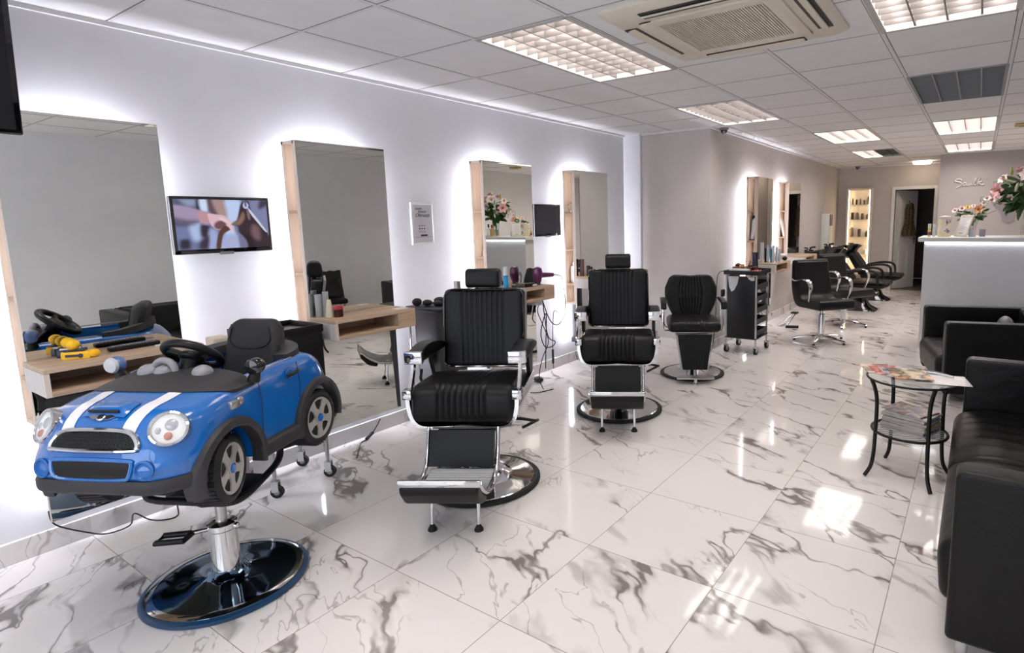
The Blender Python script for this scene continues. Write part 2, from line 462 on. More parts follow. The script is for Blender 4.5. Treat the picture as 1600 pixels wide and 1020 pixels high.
# ------------------------------------------------------------------ ceiling: tiles in a bar grid, holes for the fittings
GX0, GY0, T = 0.58926, 1.7484, 0.6
LOUVRE = [(1, 1), (1, 5), (1, -3), (4, 1), (4, -3)]
DIFF = [(2, 9), (4, 9), (4, 13)]
HALF = [(2, 13)]
UNLIT = [(4, 5)]
holes = set()
START = set(LOUVRE + DIFF + HALF + UNLIT)
for c, r in LOUVRE + DIFF + HALF + UNLIT: holes |= {(c, r), (c, r + 1)}
cb = nb()
xs = [0.0] + [GX0 + T * k for k in range(7)] + [RX]
ys = [NY] + [GY0 + T * r for r in range(-7, 19)] + [BY + .05]
g = 0.0025
for i in range(len(xs) - 1):
    for j in range(len(ys) - 1):
        c, r = i - 1, j - 8
        if (c, r) in holes: continue
        x0, x1, y0, y1 = xs[i], xs[i + 1], ys[j], ys[j + 1]
        if x1 - x0 < .01 or y1 - y0 < .01: continue
        t = nb(); v = [t.verts.new(p) for p in ((x0, y0, CEIL), (x0, y1, CEIL), (x1, y1, CEIL), (x1, y0, CEIL))]; t.faces.new(v); merge(cb, t)
        box(cb, x0, x1, y0, y1, CEIL + .002, CEIL + .02)
for x in xs[1:-1]:
    for s in (-1, 1): box(cb, x + s * .0125 - .002, x + s * .0125 + .002, NY, BY, CEIL - .0012, CEIL + .001, mi=2)
    box(cb, x - .0105, x + .0105, NY, BY, CEIL - .0025, CEIL + .001, mi=1)
for y in ys[1:-1]:
    for i in range(len(xs) - 1):
        if (i - 1, ys.index(y) - 9) in START: continue
        box(cb, xs[i] + .0125, xs[i + 1] - .0125, y - .0115, y - .0075, CEIL - .0012, CEIL + .001, mi=2)
        box(cb, xs[i] + .0125, xs[i + 1] - .0125, y - .0075, y + .009, CEIL - .002, CEIL + .001, mi=1)
struct('ceiling', cb, [CEILM, TBAR, GAP])
cn = nb()
box(cn, 0, .022, NY, HY, CEIL - .022, CEIL - .0015); box(cn, .022, HX, HY - .022, HY, CEIL - .022, CEIL - .0015)
box(cn, HX, HX + .022, HY, BY, CEIL - .022, CEIL - .0015); box(cn, HX + .022, FX, BY - .022, BY, CEIL - .022, CEIL - .0015)
struct('trim_2', cn, WHITE)

TRAY = mat('lamp_tray_white', '#b9b6b4', 0.35); BLADE = mat('louvre_aluminium', '#6f6b69', 0.3, metal=0.3)
def lamp_louvre(c, r, label, lit=True, style='louvre'):
    x0, y0 = GX0 + T * c, GY0 + T * r; x1, y1 = x0 + T, y0 + 2 * T
    t = thing('recessed_ceiling_light', label, 'ceiling light', ((x0 + x1) / 2, (y0 + y1) / 2, CEIL), group='fluorescent panels in the suspended ceiling')
    a, b = T / 2 - .013, T - .013
    h = nb()
    box(h, -a, a, -b, b, .085, .1)
    for s in (-1, 1):
        box(h, s * a - .006, s * a + .006, -b, b, 0, .1); box(h, -a, a, s * b - .006, s * b + .006, 0, .1)
        box(h, s * (a + .004) - .014, s * (a + .004) + .014, -b - .012, b + .012, -.006, .001); box(h, -a, a, s * (b + .004) - .014, s * (b + .004) + .014, -.006, .001)
    obj('lamp_tray', h, TRAY, t)
    if style == 'louvre':
        for k in range(4):
            x = -a + (k + .5) * (2 * a / 4)
            q = nb(); cyl(q, (x, -b + .03, .066), (x, b - .03, .068), .019, seg=10); obj('fluorescent_tube', q, LAMP, t)
        lv = nb()
        for k in range(1, 4):
            x = -a + k * (2 * a / 4); box(lv, x - .004, x + .004, -b, b, 0, .05)
        for k in range(1, 12):
            y = -b + k * (2 * b / 12); box(lv, -a, a, y - .0015, y + .0015, .001, .048)
        obj('louvre', lv, BLADE, t)
    else:
        for k in range(4):
            x = -a + (k + .5) * (2 * a / 4); on = lit and not (style == 'half' and k > 1)
            q = nb(); box(q, x - a / 4 + .005, x + a / 4 - .005, -b + .005, b - .005, .03, .036); obj('diffuser_pane', q, LAMPF if on else mat('lamp_diffuser_off', '#6f7078', 0.35), t)
        lv = nb()
        for k in range(1, 4):
            x = -a + k * (2 * a / 4); box(lv, x - .003, x + .003, -b, b, .002, .034)
        for k in range(1, 10):
            y = -b + k * (2 * b / 10); box(lv, -a, a, y - .001, y + .001, .01, .03)
        obj('louvre', lv, BLADE, t)
    return t
lamp_louvre(1, 1, 'lit louvred ceiling light nearest the left mirrors, in front of the air conditioner')
lamp_louvre(1, 5, 'lit louvred ceiling light beside the small dome camera at the wall corner')
lamp_louvre(4, 1, 'large lit ceiling light cut by the top edge, right of the air conditioner')
lamp_louvre(1, -3, 'ceiling light behind the photographer over the shop front, left one')
lamp_louvre(4, -3, 'ceiling light behind the photographer over the shop front, right one')
lamp_louvre(2, 9, 'lit ceiling light over the two silver-armed styling chairs', style='diff')
lamp_louvre(4, 9, 'lit ceiling light over the white reception counter, nearer of the pair', style='diff')
lamp_louvre(4, 13, 'lit ceiling light touching the grey feature wall, farther of the pair', style='diff')
lamp_louvre(2, 13, 'ceiling light near the back wall, left half lit and right half dark', style='half')
# unlit louvred ceiling light
x0, y0 = GX0 + T * 4, GY0 + T * 5
t = thing('unlit_ceiling_light', 'unlit dark grey louvred ceiling light between the lit ones, right of centre', 'ceiling light', (x0 + T / 2, y0 + T, CEIL))
VG = mat('unlit_louvre_grey', '#8b8c8e', 0.45, metal=0.3); VD = mat('unlit_louvre_dark', '#4b4d50', 0.7)
h = nb(); a, b = T / 2 - .012, T - .012
box(h, -a, a, -b, b, .07, .08); obj('backing', h, VD, t)
h = nb()
for s in (-1, 1):
    box(h, s * a - .012, s * a + .008, -b - .008, b + .008, -.005, .07); box(h, -a, a, s * b - .012, s * b + .008, -.005, .07)
for k in range(1, 4): box(h, -a + k * a / 2 - .005, -a + k * a / 2 + .005, -b, b, -.002, .06)
obj('frame', h, VG, t)
h = nb()
for k in range(1, 24):
    y = -b + k * (2 * b / 24); box(h, -a, a, y - .002, y + .002, .002, .05)
obj('slats', h, VG, t)
# air conditioning cassette
t = thing('air_conditioner', 'cream square ceiling air conditioning cassette with slatted intake grille', 'air conditioner', (2.394, 2.87, CEIL))
S = .475; h = nb()
prof = [(S, 0), (S, -.012), (S - .03, -.032), (S - .10, -.036)]
def rr(s, z, r=.04): return [(p.x, p.y, z) for p in rpoly([(-s, -s, r), (s, -s, r), (s, s, r), (-s, s, r)], 4)]
loft(h, [rr(S, 0), rr(S, -.012), rr(S - .035, -.034), rr(S - .12, -.037)], True)
obj('panel', h, CREAM, t)
h = nb()
for k in range(4):
    mx = M.Rotation(k * math.pi / 2, 4, 'Z'); box(h, -.27, .27, -S + .042, -S + .112, -.040, -.033, mi=0, mx=mx)
obj('outlet_slot', h, mat('ac_slot_dark', '#2f2b28', 0.6), t)
for k in range(4):
    h = nb(); mx = M.Rotation(k * math.pi / 2, 4, 'Z') @ M.Translation((0, -S + .078, -.042)) @ M.Rotation(R(16), 4, 'X')
    box(h, -.265, .265, -.02, .02, -.004, .003, .002, mx=mx); obj('air_flap', h, CREAM, t)
h = nb()
for s in (-1, 1):
    box(h, s * .29 - .035, s * .29 + .035, -.325, .325, -.048, -.034, .004); box(h, -.325, .325, s * .29 - .035, s * .29 + .035, -.0478, -.034, .004)
f = obj('intake_frame', h, CREAM, t)
h = nb(); box(h, -.26, .26, -.26, .26, -.036, -.034); obj('intake_filter', h, mat('ac_filter', '#1d1915', 0.8), t)
h = nb()
for k in range(40):
    x = -.255 + k * .51 / 39; box(h, x - .0032, x + .0032, -.26, .26, -.046, -.037)
obj('intake_slats', h, CREAM, t)
# domes, sensor, round lamp
def dome(loc, label):
    t = thing('security_camera', label, 'camera', loc)
    h = nb(); lathe(h, [(.05, 0), (.052, -.012), (.045, -.022)], 20); obj('mount', h, GREYP, t)
    h = nb(); ell(h, (0, 0, -.028), .036); obj('dome', h, BGLOSS, t)
    h = nb(); cyl(h, (.01, -.02, -.04), (.02, -.05, -.05), .014); obj('lens', h, GREYP, t)
dome((1.12, 6.12, CEIL), 'small grey dome security camera at the wall corner near the second light')
dome((1.42, 12.5, CEIL), 'small dark dome security camera on the far back wall ceiling')
t = thing('bulkhead_light', 'small round-ended lit ceiling lamp in front of the back room door', 'ceiling light', (2.55, 12.2, CEIL))
h = nb(); loft(h, [[(p.x, p.y, z) for p in rpoly([(-.15 * k, -.1 * k, .09), (.15 * k, -.1 * k, .09), (.15 * k, .1 * k, .09), (-.15 * k, .1 * k, .09)], 6)] for k, z in ((1, 0), (1, -.03), (.85, -.055))], True); obj('lamp_cover', h, LAMPR, t)
t = thing('heat_sensor', 'small yellowed box sensor on the ceiling at the right edge', 'sensor', (3.83, 7.93, CEIL))
h = nb(); box(h, -.09, .09, -.06, .06, -.03, 0, .008); obj('housing', h, mat('aged_cream', '#b39a63', 0.5), t)
h = nb(); box(h, -.05, .05, -.03, .03, -.036, -.03, .003); obj('face', h, mat('aged_cream_dark', '#8f7a4c', 0.5), t)

# ------------------------------------------------------------------ door to the back room, its frame
h = nb()
for x in (DX0 - .06, DX1): box(h, x, x + .06, BY - .02, BY + .14, 0, DZ + .06, .004, 1)
box(h, DX0, DX1, BY - .02, BY + .14, DZ, DZ + .06, .004, 1)
struct('trim_3', h, WHITE)
dr = thing('door_1', 'white six-panel interior door standing ajar into the dark back room', 'door', (DX0 + .012, BY + .06, 0), R(62)); dr['kind'] = 'structure'
h = nb(); box(h, 0, .66, -.018, .018, .006, DZ - .01, .002, 1)
for x0, x1 in ((.09, .29), (.37, .57)):
    for z0, z1 in ((.18, .78), (.95, 1.42), (1.52, 1.80)):
        box(h, x0, x1, -.022, .022, z0, z1, .006, 1); box(h, x0 + .035, x1 - .035, -.027, .027, z0 + .035, z1 - .035, .006, 1)
obj('door_leaf', h, WHITE, dr)
h = nb(); cyl(h, (.60, -.018, .98), (.60, -.06, .98), .01); tube(h, [(.60, -.055, .98), (.50, -.06, .98)], .008); box(h, .585, .615, -.024, -.018, .88, 1.06)
obj('door_handle', h, STEEL, dr)
# leopard print gown hanging on the door
gm = bpy.data.materials.new('leopard_cloth'); gm.use_nodes = True; nt = gm.node_tree
vo = nt.nodes.new('ShaderNodeTexVoronoi'); vo.inputs['Scale'].default_value = 42; tcn = nt.nodes.new('ShaderNodeTexCoord')
rp = ramp(nt, [(0.0, srgb('#a08a5c')), (0.3, srgb('#8b7648')), (0.42, srgb('#2c231a')), (0.75, srgb('#4b3c28'))])
nt.links.new(tcn.outputs['Object'], vo.inputs['Vector']); nt.links.new(vo.outputs['Distance'], rp.inputs['Fac']); nt.links.new(rp.outputs['Color'], nt.nodes['Principled BSDF'].inputs['Base Color'])
nt.nodes['Principled BSDF'].inputs['Roughness'].default_value = 0.7
h = nb()
def gown(u, v):
    z = 1.66 - .62 * v; w = .11 + .13 * v + .02 * math.sin(v * 9)
    a = (u - .5) * 2
    return V((.36 + a * w, -.05 - .035 * math.cos(a * 1.4) - .014 * math.sin(a * 11 + v) * (0.3 + v), z + .03 * (1 - abs(a)) * (1 - v)))
sheet(h, gown, 28, 16, th=.006)
t = thing('leopard_gown', 'brown leopard-print salon gown hanging on the open white door', 'gown', dr.location, R(62))
obj('gown_cloth', h, gm, t)
h = nb(); tube(h, [(.36, -.03, 1.74), (.36, -.05, 1.70), (.36, -.05, 1.66)], .006); obj('hanging_loop', h, BPLAS, t)
# ------------------------------------------------------------------ mirror cabinets and floating desks on the left walls
def mirror_cabinet(wx, y0, w, label, zb=.2, shelves=(1.545, 1.18, .84), led=True):
    t = thing('mirror_cabinet', label, 'mirror', (wx, y0, 0), group='tall backlit mirrors along the left walls')
    X0, X1, ZT, ZB = .058, .185, 1.94, max(.63, zb)
    h = nb(); box(h, X1, .2, 0, w, zb, ZT, .0015, 1, mi=0)
    m = obj('mirror_panel', h, [OAKZ], t)
    h = nb(); box(h, .2, .2008, .003, w - .003, zb + .003, ZT - .003); obj('mirror_glass', h, MIRROR, m)
    k = nb(); D = .2
    box(k, X0, X0 + .018, 0, D, ZB, ZT, mi=0); box(k, X1 - .016, X1 - .0005, 0, D, ZB, ZT)
    box(k, X0, X1 - .0005, 0, w, ZT - .018, ZT - .0005); box(k, X0 + .018, X1 - .016, 0, w, ZB, ZB + .018)
    box(k, X0 + .03, X1 - .016, D, D + .012, ZB + .018, ZT - .018)
    box(k, X0, X0 + .012, D + .02, w, ZB, ZT - .018); box(k, X0, X1, w - .016, w, ZB, ZT - .018)
    obj('side_niche', k, OAKZ, t)
    for z in shelves:
        if z < ZB + .05: continue
        k = nb(); box(k, X0 + .0185, X1 - .0165, .004, D - .001, z - .018, z); obj('niche_shelf', k, OAK, t)
    k = nb(); box(k, X0 + .02, X1 - .016, .03, D, ZB - .003, ZB)
    if zb < .6:
        k2 = nb(); box(k2, X0, X1, .09, w - .09, zb + .03, ZB - .004); obj('lower_backing', k2, DGREY, t)
    k.free()
    if led:
        s = nb()
        I_ = .075; box(s, X0 - .030, X0 - .001, I_, I_ + .012, zb + .08, ZT - I_); box(s, X0 - .030, X0 - .001, w - I_ - .012, w - I_, zb + .08, ZT - I_)
        box(s, X0 - .030, X0 - .001, I_ + .013, w - I_ - .013, ZT - I_ - .012, ZT - I_)
        obj('backlight_strip', s, LEDM, t)
        s = nb(); box(s, X1 - .021, X1 - .0165, .05, .06, ZB + .03, ZT - .03); obj('niche_light_strip', s, mat('led_niche', '#ffffff', emit=9, emit_c='#fff4ea'), t)
    return t
def floating_desk(wx, y0, label, w=.56):
    t = thing('floating_desk', label, 'desk', (wx, y0, 0), group='pale oak floating desks under the mirrors')
    a, b, z0, z1 = .2015, .46, .80, .916
    k = nb(); box(k, a, b, 0, w, z1 - .02, z1, .0015, 1); obj('desktop', k, OAK, t)
    k = nb(); box(k, a, b, .016, w, z0, z0 + .02, .0015, 1); box(k, a, a + .012, .016, w, z0 + .02, z1 - .02)
    box(k, a + .012, b - .0004, w * .76, w - .016, z0 + .02, z1 - .02); obj('carcass', k, OAK, t)
    k = nb(); box(k, a, b - .016, 0, .016, z0, z1 - .0205); obj('end_panel', k, OAKX, t)['label'] = 'pale grey end panel'
    k = nb(); box(k, b - .0155, b + .0002, 0, .018, z0, z1 - .0205); obj('edge_strip', k, OAKZ, t)
    k = nb(); box(k, a, b, w - .016, w, z0 + .0205, z1 - .0205); obj('closed_end', k, OAK, t)
    return t
MY = (.655, 1.885, 3.38, 4.614)
mirror_cabinet(0, MY[0], .57, 'tall backlit mirror at the left edge, behind the blue toy car')
mirror_cabinet(0, MY[1], .596, 'tall backlit mirror between the lit television and the white poster frame')
mirror_cabinet(0, MY[2], .596, 'tall backlit mirror behind the nearest barber chair, right of the poster frame')
mirror_cabinet(0, MY[3], .6, 'tall backlit mirror behind the second barber chair, nearest the grey recess wall')
mirror_cabinet(HX, 6.907, .6, 'narrow-looking hallway mirror with niche, nearer one, behind the tall trolley')
mirror_cabinet(HX, 8.255, .62, 'narrow-looking hallway mirror with niche, farther one, above the second styling chair', zb=.925)
floating_desk(0, MY[0] - .01, 'oak floating desk with toys and a black remote, behind the blue toy car', .565)
floating_desk(0, MY[1] - .005, 'oak floating desk with clear tubes and a red-lidded jar')
floating_desk(0, MY[2] - .02, 'oak floating desk with a purple hair dryer and dangling cables')
floating_desk(0, MY[3] - .01, 'oak floating desk with brown tubes, mostly behind the second barber chair')
floating_desk(HX, 6.83, 'oak hallway desk holding pale blue bottles, behind the tall trolley', .62)
floating_desk(HX, 8.22, 'oak hallway desk under the farther hallway mirror', .66)

# ------------------------------------------------------------------ televisions
def tv(name, label, loc, w, h, th, mx=None, screen=None, bracket=True):
    """local: x out of the wall, y along it, z up; origin at the bottom centre"""
    t = thing(name, label, 'television', loc)
    k = nb(); box(k, -th, 0, -w / 2, w / 2, 0, h, .006, 2); box(k, -th - .02, -th + .004, -w / 3, w / 3, h * .2, h * .75, .006)
    c = obj('casing', k, BGLOSS, t)
    k = nb(); box(k, -.001, .0006, -w / 2 + .016, w / 2 - .016, .024, h - .016)
    s = obj('screen', k, screen or mat('screen_off', '#050507', 0.05), t)
    k = nb(); box(k, -.012, .004, -.035, .035, -.008, .008, .004); obj('logo_bar', k, GREYP, t)
    if bracket:
        k = nb(); box(k, -loc[0] + .0005, -loc[0] + .012, -.07, .07, h * .3, h * .7); tube(k, [(-loc[0] + .01, 0, h * .5), (-th - .015, 0, h * .5)], .015); obj('wall_bracket', k, BPLAS, t)
    return t, s
import numpy as np
sb = bpy.data.materials.new('screen_picture'); sb.use_nodes = True; nt = sb.node_tree
bs = nt.nodes['Principled BSDF']; at_n = nt.nodes.new('ShaderNodeAttribute'); at_n.attribute_name = 'picture'
nt.links.new(at_n.outputs['Color'], bs.inputs['Emission Color']); bs.inputs['Emission Strength'].default_value = 1.15
bs.inputs['Base Color'].default_value = (0.01, 0.01, 0.01, 1); bs.inputs['Roughness'].default_value = .1
TW, TH = .49, .298
t, s = tv('wall_television', 'small wall television showing a hand holding hair, left of the second mirror', (.085, 1.524, 1.318), TW, TH, .03, screen=mat('screen_off', '#050507', 0.05))
# the moving picture on the lit screen: soft shapes (arm, hand, hair) as colours on a fine grid
NX, NZ = 200, 116
gx, gz = np.meshgrid(np.linspace(0, 1, NX + 1), np.linspace(0, 1, NZ + 1))
pic = np.zeros((NZ + 1, NX + 1, 3)); pic[:] = srgb('#6d7196')
def paint(pts, hexc, soft, amount=1.0, round_=True):
    P = []
    for x, y in pts:
        tt = min(1, max(0, (y - 160) / 645)); q = (x - 140 - 65 * tt) / 1185
        P.append((q, (y - (160 + 20 * q)) / (668 - 62 * q)))
    P = smooth([V((x, y, 0)) for x, y in P], 4, True) if round_ else [V((x, y, 0)) for x, y in P]
    A_ = np.array([(p.x * 1.7, p.y) for p in P]); B_ = np.roll(A_, -1, 0); X, Y = gx * 1.7, gz
    d = np.full(X.shape, 9.0); ins = np.zeros(X.shape, bool)
    for (ax, ay), (bx, by) in zip(A_, B_):
        ex, ey = bx - ax, by - ay; q = np.clip(((X - ax) * ex + (Y - ay) * ey) / (ex * ex + ey * ey + 1e-9), 0, 1)
        d = np.minimum(d, np.hypot(X - ax - q * ex, Y - ay - q * ey))
        c_ = ((ay > Y) != (by > Y)); ins ^= c_ & (X < (bx - ax) * (Y - ay) / (by - ay + 1e-12) + ax)
    sd = np.where(ins, d, -d); m_ = np.clip(sd / (2 * soft) + .5, 0, 1)[..., None]; m_ = m_ * m_ * (3 - 2 * m_) * amount
    pic[:] = pic * (1 - m_) + np.array(srgb(hexc)) * m_
for p_, c_, so, am in (
    ([(140, 160), (420, 160), (430, 300), (200, 260)], '#4a4a66', .10, 1), ([(230, 165), (400, 165), (400, 250), (300, 250)], '#8f9dbb', .07, .9),
    ([(415, 165), (450, 165), (480, 290), (430, 290)], '#15111c', .035, 1), ([(450, 165), (545, 165), (550, 340), (480, 320)], '#c9d8ee', .04, 1), ([(545, 165), (610, 165), (700, 370), (600, 370)], '#5e4850', .04, 1), ([(610, 165), (770, 170), (800, 420), (700, 380)], '#a58a86', .05, 1),
    ([(775, 165), (970, 175), (950, 420), (880, 500), (960, 800), (730, 805), (790, 560), (800, 350)], '#b9cbec', .05, 1),
    ([(160, 480), (300, 470), (330, 800), (210, 810)], '#6f7ba3', .08, 1), ([(330, 470), (470, 470), (470, 680), (380, 690)], '#a9b9dc', .06, 1), ([(470, 500), (580, 520), (560, 660), (480, 640)], '#2d2433', .05, 1), ([(580, 560), (680, 600), (660, 800), (570, 805)], '#9aa6cf', .05, 1), ([(230, 700), (330, 690), (350, 800), (240, 815)], '#2b2636', .05, 1), ([(470, 720), (570, 640), (560, 805), (460, 808)], '#33293a', .05, 1), ([(760, 640), (950, 640), (970, 800), (740, 805)], '#9fa3cb', .06, .8),
    ([(1150, 170), (1350, 185), (1385, 620), (1250, 480), (1120, 330), (1090, 250)], '#7b7fa4', .05, 1), ([(1240, 180), (1340, 185), (1345, 240), (1230, 290)], '#3d3349', .05, 1),
    ([(130, 250), (300, 258), (450, 305), (600, 352), (590, 480), (520, 490), (440, 450), (300, 480), (150, 450)], '#a08fae', .03, 1), ([(150, 400), (300, 430), (440, 440), (430, 480), (300, 520), (150, 500)], '#4c4359', .06, .8), ([(430, 330), (560, 350), (560, 470), (470, 460)], '#b98f97', .04, 1),
    ([(555, 352), (660, 362), (745, 372), (830, 425), (862, 472), (880, 520), (888, 590), (845, 575), (790, 500), (740, 545), (680, 565), (610, 515), (572, 440)], '#d8b3bd', .014, 1), ([(650, 470), (720, 440), (790, 480), (760, 530), (700, 560), (640, 530)], '#613a42', .03, .95), ([(690, 420), (740, 400), (860, 478), (830, 495), (750, 450)], '#e3c3ca', .012, .9), ([(790, 500), (850, 510), (886, 590), (850, 580)], '#e0bcc4', .010, .9),
    ([(1040, 185), (1090, 200), (1130, 330), (1250, 500), (1350, 610), (1400, 800), (1080, 800), (1060, 700), (960, 600), (940, 520), (860, 492), (930, 430), (960, 300), (985, 215)], '#33222a', .02, 1), ([(860, 490), (940, 440), (1010, 330), (1030, 420), (960, 500)], '#8a6a5c', .03, .9), ([(1150, 500), (1230, 540), (1250, 690), (1170, 680), (1120, 590)], '#77595e', .06, .9), ([(1060, 300), (1090, 310), (1110, 420), (1080, 420)], '#8a7078', .02, .8), ([(1020, 620), (1100, 640), (1180, 800), (1090, 800)], '#1d1319', .05, .9), ([(960, 620), (1060, 720), (1070, 800), (980, 800)], '#70708f', .03, 1),
    ([(770, 505), (840, 560), (760, 615), (735, 700), (720, 800), (668, 800), (675, 690), (700, 590)], '#54372b', .015, 1), ([(1080, 275), (1150, 350), (1250, 470), (1345, 590), (1310, 580), (1220, 480), (1110, 350)], '#ccd0e2', .010, 1), ([(1010, 230), (1040, 195), (1085, 235), (1070, 285), (1020, 275)], '#b9c4e6', .012, 1), ([(1030, 190), (1050, 190), (1060, 260), (1035, 250)], '#4b4f73', .010, 1)):
    paint(p_, c_, so, am)
vs = [(.0012, -TW / 2 + .016 + a_ * (TW - .032), TH - .016 - b_ * (TH - .04)) for a_, b_ in zip(gx.ravel(), gz.ravel())]
fs = [(j * (NX + 1) + i, (j + 1) * (NX + 1) + i, (j + 1) * (NX + 1) + i + 1, j * (NX + 1) + i + 1) for j in range(NZ) for i in range(NX)]
me = bpy.data.meshes.new('screen_picture'); me.from_pydata(vs, [], fs)
ca = me.color_attributes.new('picture', 'FLOAT_COLOR', 'POINT')
ca.data.foreach_set('color', np.concatenate([pic, np.ones((NZ + 1, NX + 1, 1))], 2).astype(np.float32).ravel())
me.materials.append(sb); o = bpy.data.objects.new('screen_picture', me); COL.objects.link(o); o.parent = s
tv('wall_television', 'small dark wall television between the third and fourth mirrors', (.085, 4.338, 1.316), .40, .298, .03, screen=mat('screen_dim', '#101119', 0.06, emit=.05, emit_c='#8088a8'))
# big black television in the top left corner, leaning forward on a wall arm
t = thing('large_television', 'large black television cut off by the top left corner', 'television', (.40, .16, 1.815))
mx = M.Rotation(R(7), 4, 'Y')
k = nb(); box(k, -.05, 0, -.55, .55, 0, .56, .008, mx=mx); obj('casing', k, BGLOSS, t)
k = nb(); box(k, -.001, .001, -.53, .53, .02, .54, mx=mx); obj('screen', k, mat('screen_off', '#050507', 0.05), t)
k = nb(); tube(k, [(-.399, 0, .3), (-.2, 0, .3), (-.05, 0, .33)], .022); box(k, -.3995, -.385, -.12, .12, .15, .45); obj('wall_arm', k, BPLAS, t)
k = nb(); box(k, -.045, -.01, .28, .42, -.03, .004, .004, mx=mx); obj('sensor_bar', k, mat('tv_sensor', '#332024', 0.4), t)
# ------------------------------------------------------------------ framed price poster
t = thing('poster_frame', 'white-framed handwritten notice on the wall between second and third mirrors', 'picture frame', (0.0, 2.925, 1.30))
k = nb()
for q in ((-.107, -.092, 0, .31), (.092, .107, 0, .31), (-.092, .092, 0, .016), (-.092, .092, .294, .31)): box(k, .001, .016, q[0], q[1], q[2], q[3], .002, 1)
obj('frame', k, WHITE, t)
k = nb(); box(k, .001, .006, -.092, .092, .016, .294); obj('sheet', k, PAPER, t)
tx = M(((0, 0, 1, 0), (1, 0, 0, 0), (0, 1, 0, 0), (0, 0, 0, 1)))
k = nb()
for s_, size, y, z, sh in (('Laura', .026, -.035, .258, .35), ('Brauzer', .024, .0, .236, .35), ('Oferuoja', .036, .0, .205, .35)):
    b_ = text_bm(s_, size, sh); b_.transform(M.Translation((.0065, y, z)) @ tx); me = bpy.data.meshes.new('t'); b_.to_mesh(me); b_.free(); k.from_mesh(me)
for j in range(3):
    y = -.03 + j * .022
    box(k, .0062, .0068, y - .007, y + .007, .137, .141); box(k, .0062, .0068, y - .005, y + .005, .113, .123)
    tube(k, [(.0065, y - .008, .108), (.0065, y - .003, .094), (.0065, y + .004, .088), (.0065, y + .008, .1)], .0008, 5)
box(k, .0062, .0068, -.022, .04, .062, .074)
box(k, .0062, .0072, -.085, .085, .0555, .057)
obj('lettering', k, INK, t)

# ------------------------------------------------------------------ small goods
def bottle(name, label, cat, loc, r, h, m, capm=None, caph=.02, capr=None, group=None, shape='round', lab=None):
    t = thing(name, label, cat, loc, 0, group)
    k = nb(); nr = capr or r * .55
    if shape == 'round': lathe(k, [(0, 0), (r * .9, 0), (r, .006), (r, h * .78), (r * .8, h * .88), (nr, h * .92), (nr, h)], 20)
    elif shape == 'tube': lathe(k, [(0, 0), (r, 0), (r, h), (0, h)], 20)
    elif shape == 'cone': lathe(k, [(0, 0), (r, 0), (r, .01), (nr, h)], 20)
    obj('bottle_body', k, m, t)
    if capm:
        k = nb(); lathe(k, [(0, h), (nr * 1.1, h), (nr * 1.1, h + caph), (0, h + caph)], 16); obj('cap', k, capm, t)
    if lab:
        k = nb(); lathe(k, [(r * 1.01, h * .2), (r * 1.01, h * .6)], 20); obj('paper_label', k, lab, t)
    return t
ZD = .9165
# desk one: foam-ball toys, remote control, pen
def toy(label, loc, rz, body, top, side):
    t = thing('foam_ball_toy', label, 'toy', loc, rz, 'toy racers with yellow foam balls')
    k = nb(); loft(k, [[(x, y * w, z) for y, z in ((-.022, .0), (.022, 0), (.026, .014), (.018, .03), (-.018, .03), (-.026, .014))] for x, w in ((-.05, .6), (-.035, 1), (.03, 1), (.05, .7))]); obj('body', k, body, t)
    k = nb(); box(k, -.04, .03, -.018, .018, .030, .036, .003); box(k, -.03, .02, -.027, -.0245, .01, .02); obj('stripe', k, top, t)
    k = nb(); ell(k, (-.01, 0, .059), (.024, .024, .023)); obj('foam_ball', k, YELLOW, t)
    if side:
        k = nb(); ell(k, (.058, 0, .018), (.022, .022, .018)); obj('foam_ball', k, YELLOW, t)
        k = nb(); cyl(k, (.022, -.0275, .014), (.022, -.024, .014), .009); obj('round_mark', k, NAVY, t)
toy('navy and white toy topped by one yellow ball on the left desk', (.238, .795, ZD), R(75), NAVY, STRIPE, False)
toy('yellow toy with a ball on top and one at its side on the left desk', (.318, .79, ZD), R(52), YELLOW, NAVY, True)
t = thing('remote_control', 'long black remote control lying on the left desk', 'remote control', (.285, 1.0, ZD), R(92))
k = nb(); box(k, -.095, .095, -.024, .024, 0, .02, .006, 3); obj('case', k, BPLAS, t)
k = nb()
for i in range(12):
    for j in range(3): box(k, -.085 + i * .014, -.077 + i * .014, -.016 + j * .012, -.008 + j * .012, .02, .0225)
obj('buttons', k, GREYP, t)
k = nb(); box(k, .33, .345, 1.06, 1.15, ZD, ZD + .006, .002); o = obj('white_pen', k, PAPER); tag(o, 'thin white pen lying right of the remote on the left desk', 'pen')
# desk two: three clear tubes, red-lidded jar, card
for i, (x, y, h_, r, sh) in enumerate(((.235, 1.925, .135, .02, 'tube'), (.262, 1.955, .15, .017, 'tube'), (.30, 1.95, .105, .024, 'cone'))):
    lb = ('clear tube of combs at the left of the second desk', 'taller clear tube behind the cone on the second desk', 'cream cone bottle beside the red-lidded jar')[i]
    t = thing('clear_tube', lb, 'tube', (x, y, ZD), 0, 'clear tubes on the second desk')
    k = nb(); lathe(k, [(0, 0), (r, 0), (r, .004), (r * (.45 if sh == 'cone' else 1), h_), (0, h_)], 18); obj('tube_wall', k, FROST if i < 2 else mat('cream_bottle', '#d9cfb4', .35), t)
    k = nb(); lathe(k, [(0, .004), (r * .8, .004), (r * .7, h_ * .5), (0, h_ * .5)], 14); obj('contents', k, mat('sand_bristle', '#b59f76', .6), t)
t = thing('red_lid_jar', 'small dark jar with a red lid on the second desk', 'jar', (.335, 1.985, ZD))
k = nb(); lathe(k, [(0, 0), (.024, 0), (.026, .004), (.026, .045), (0, .045)], 20); obj('jar_body', k, mat('dark_red_glass', '#3a1618', .2), t)
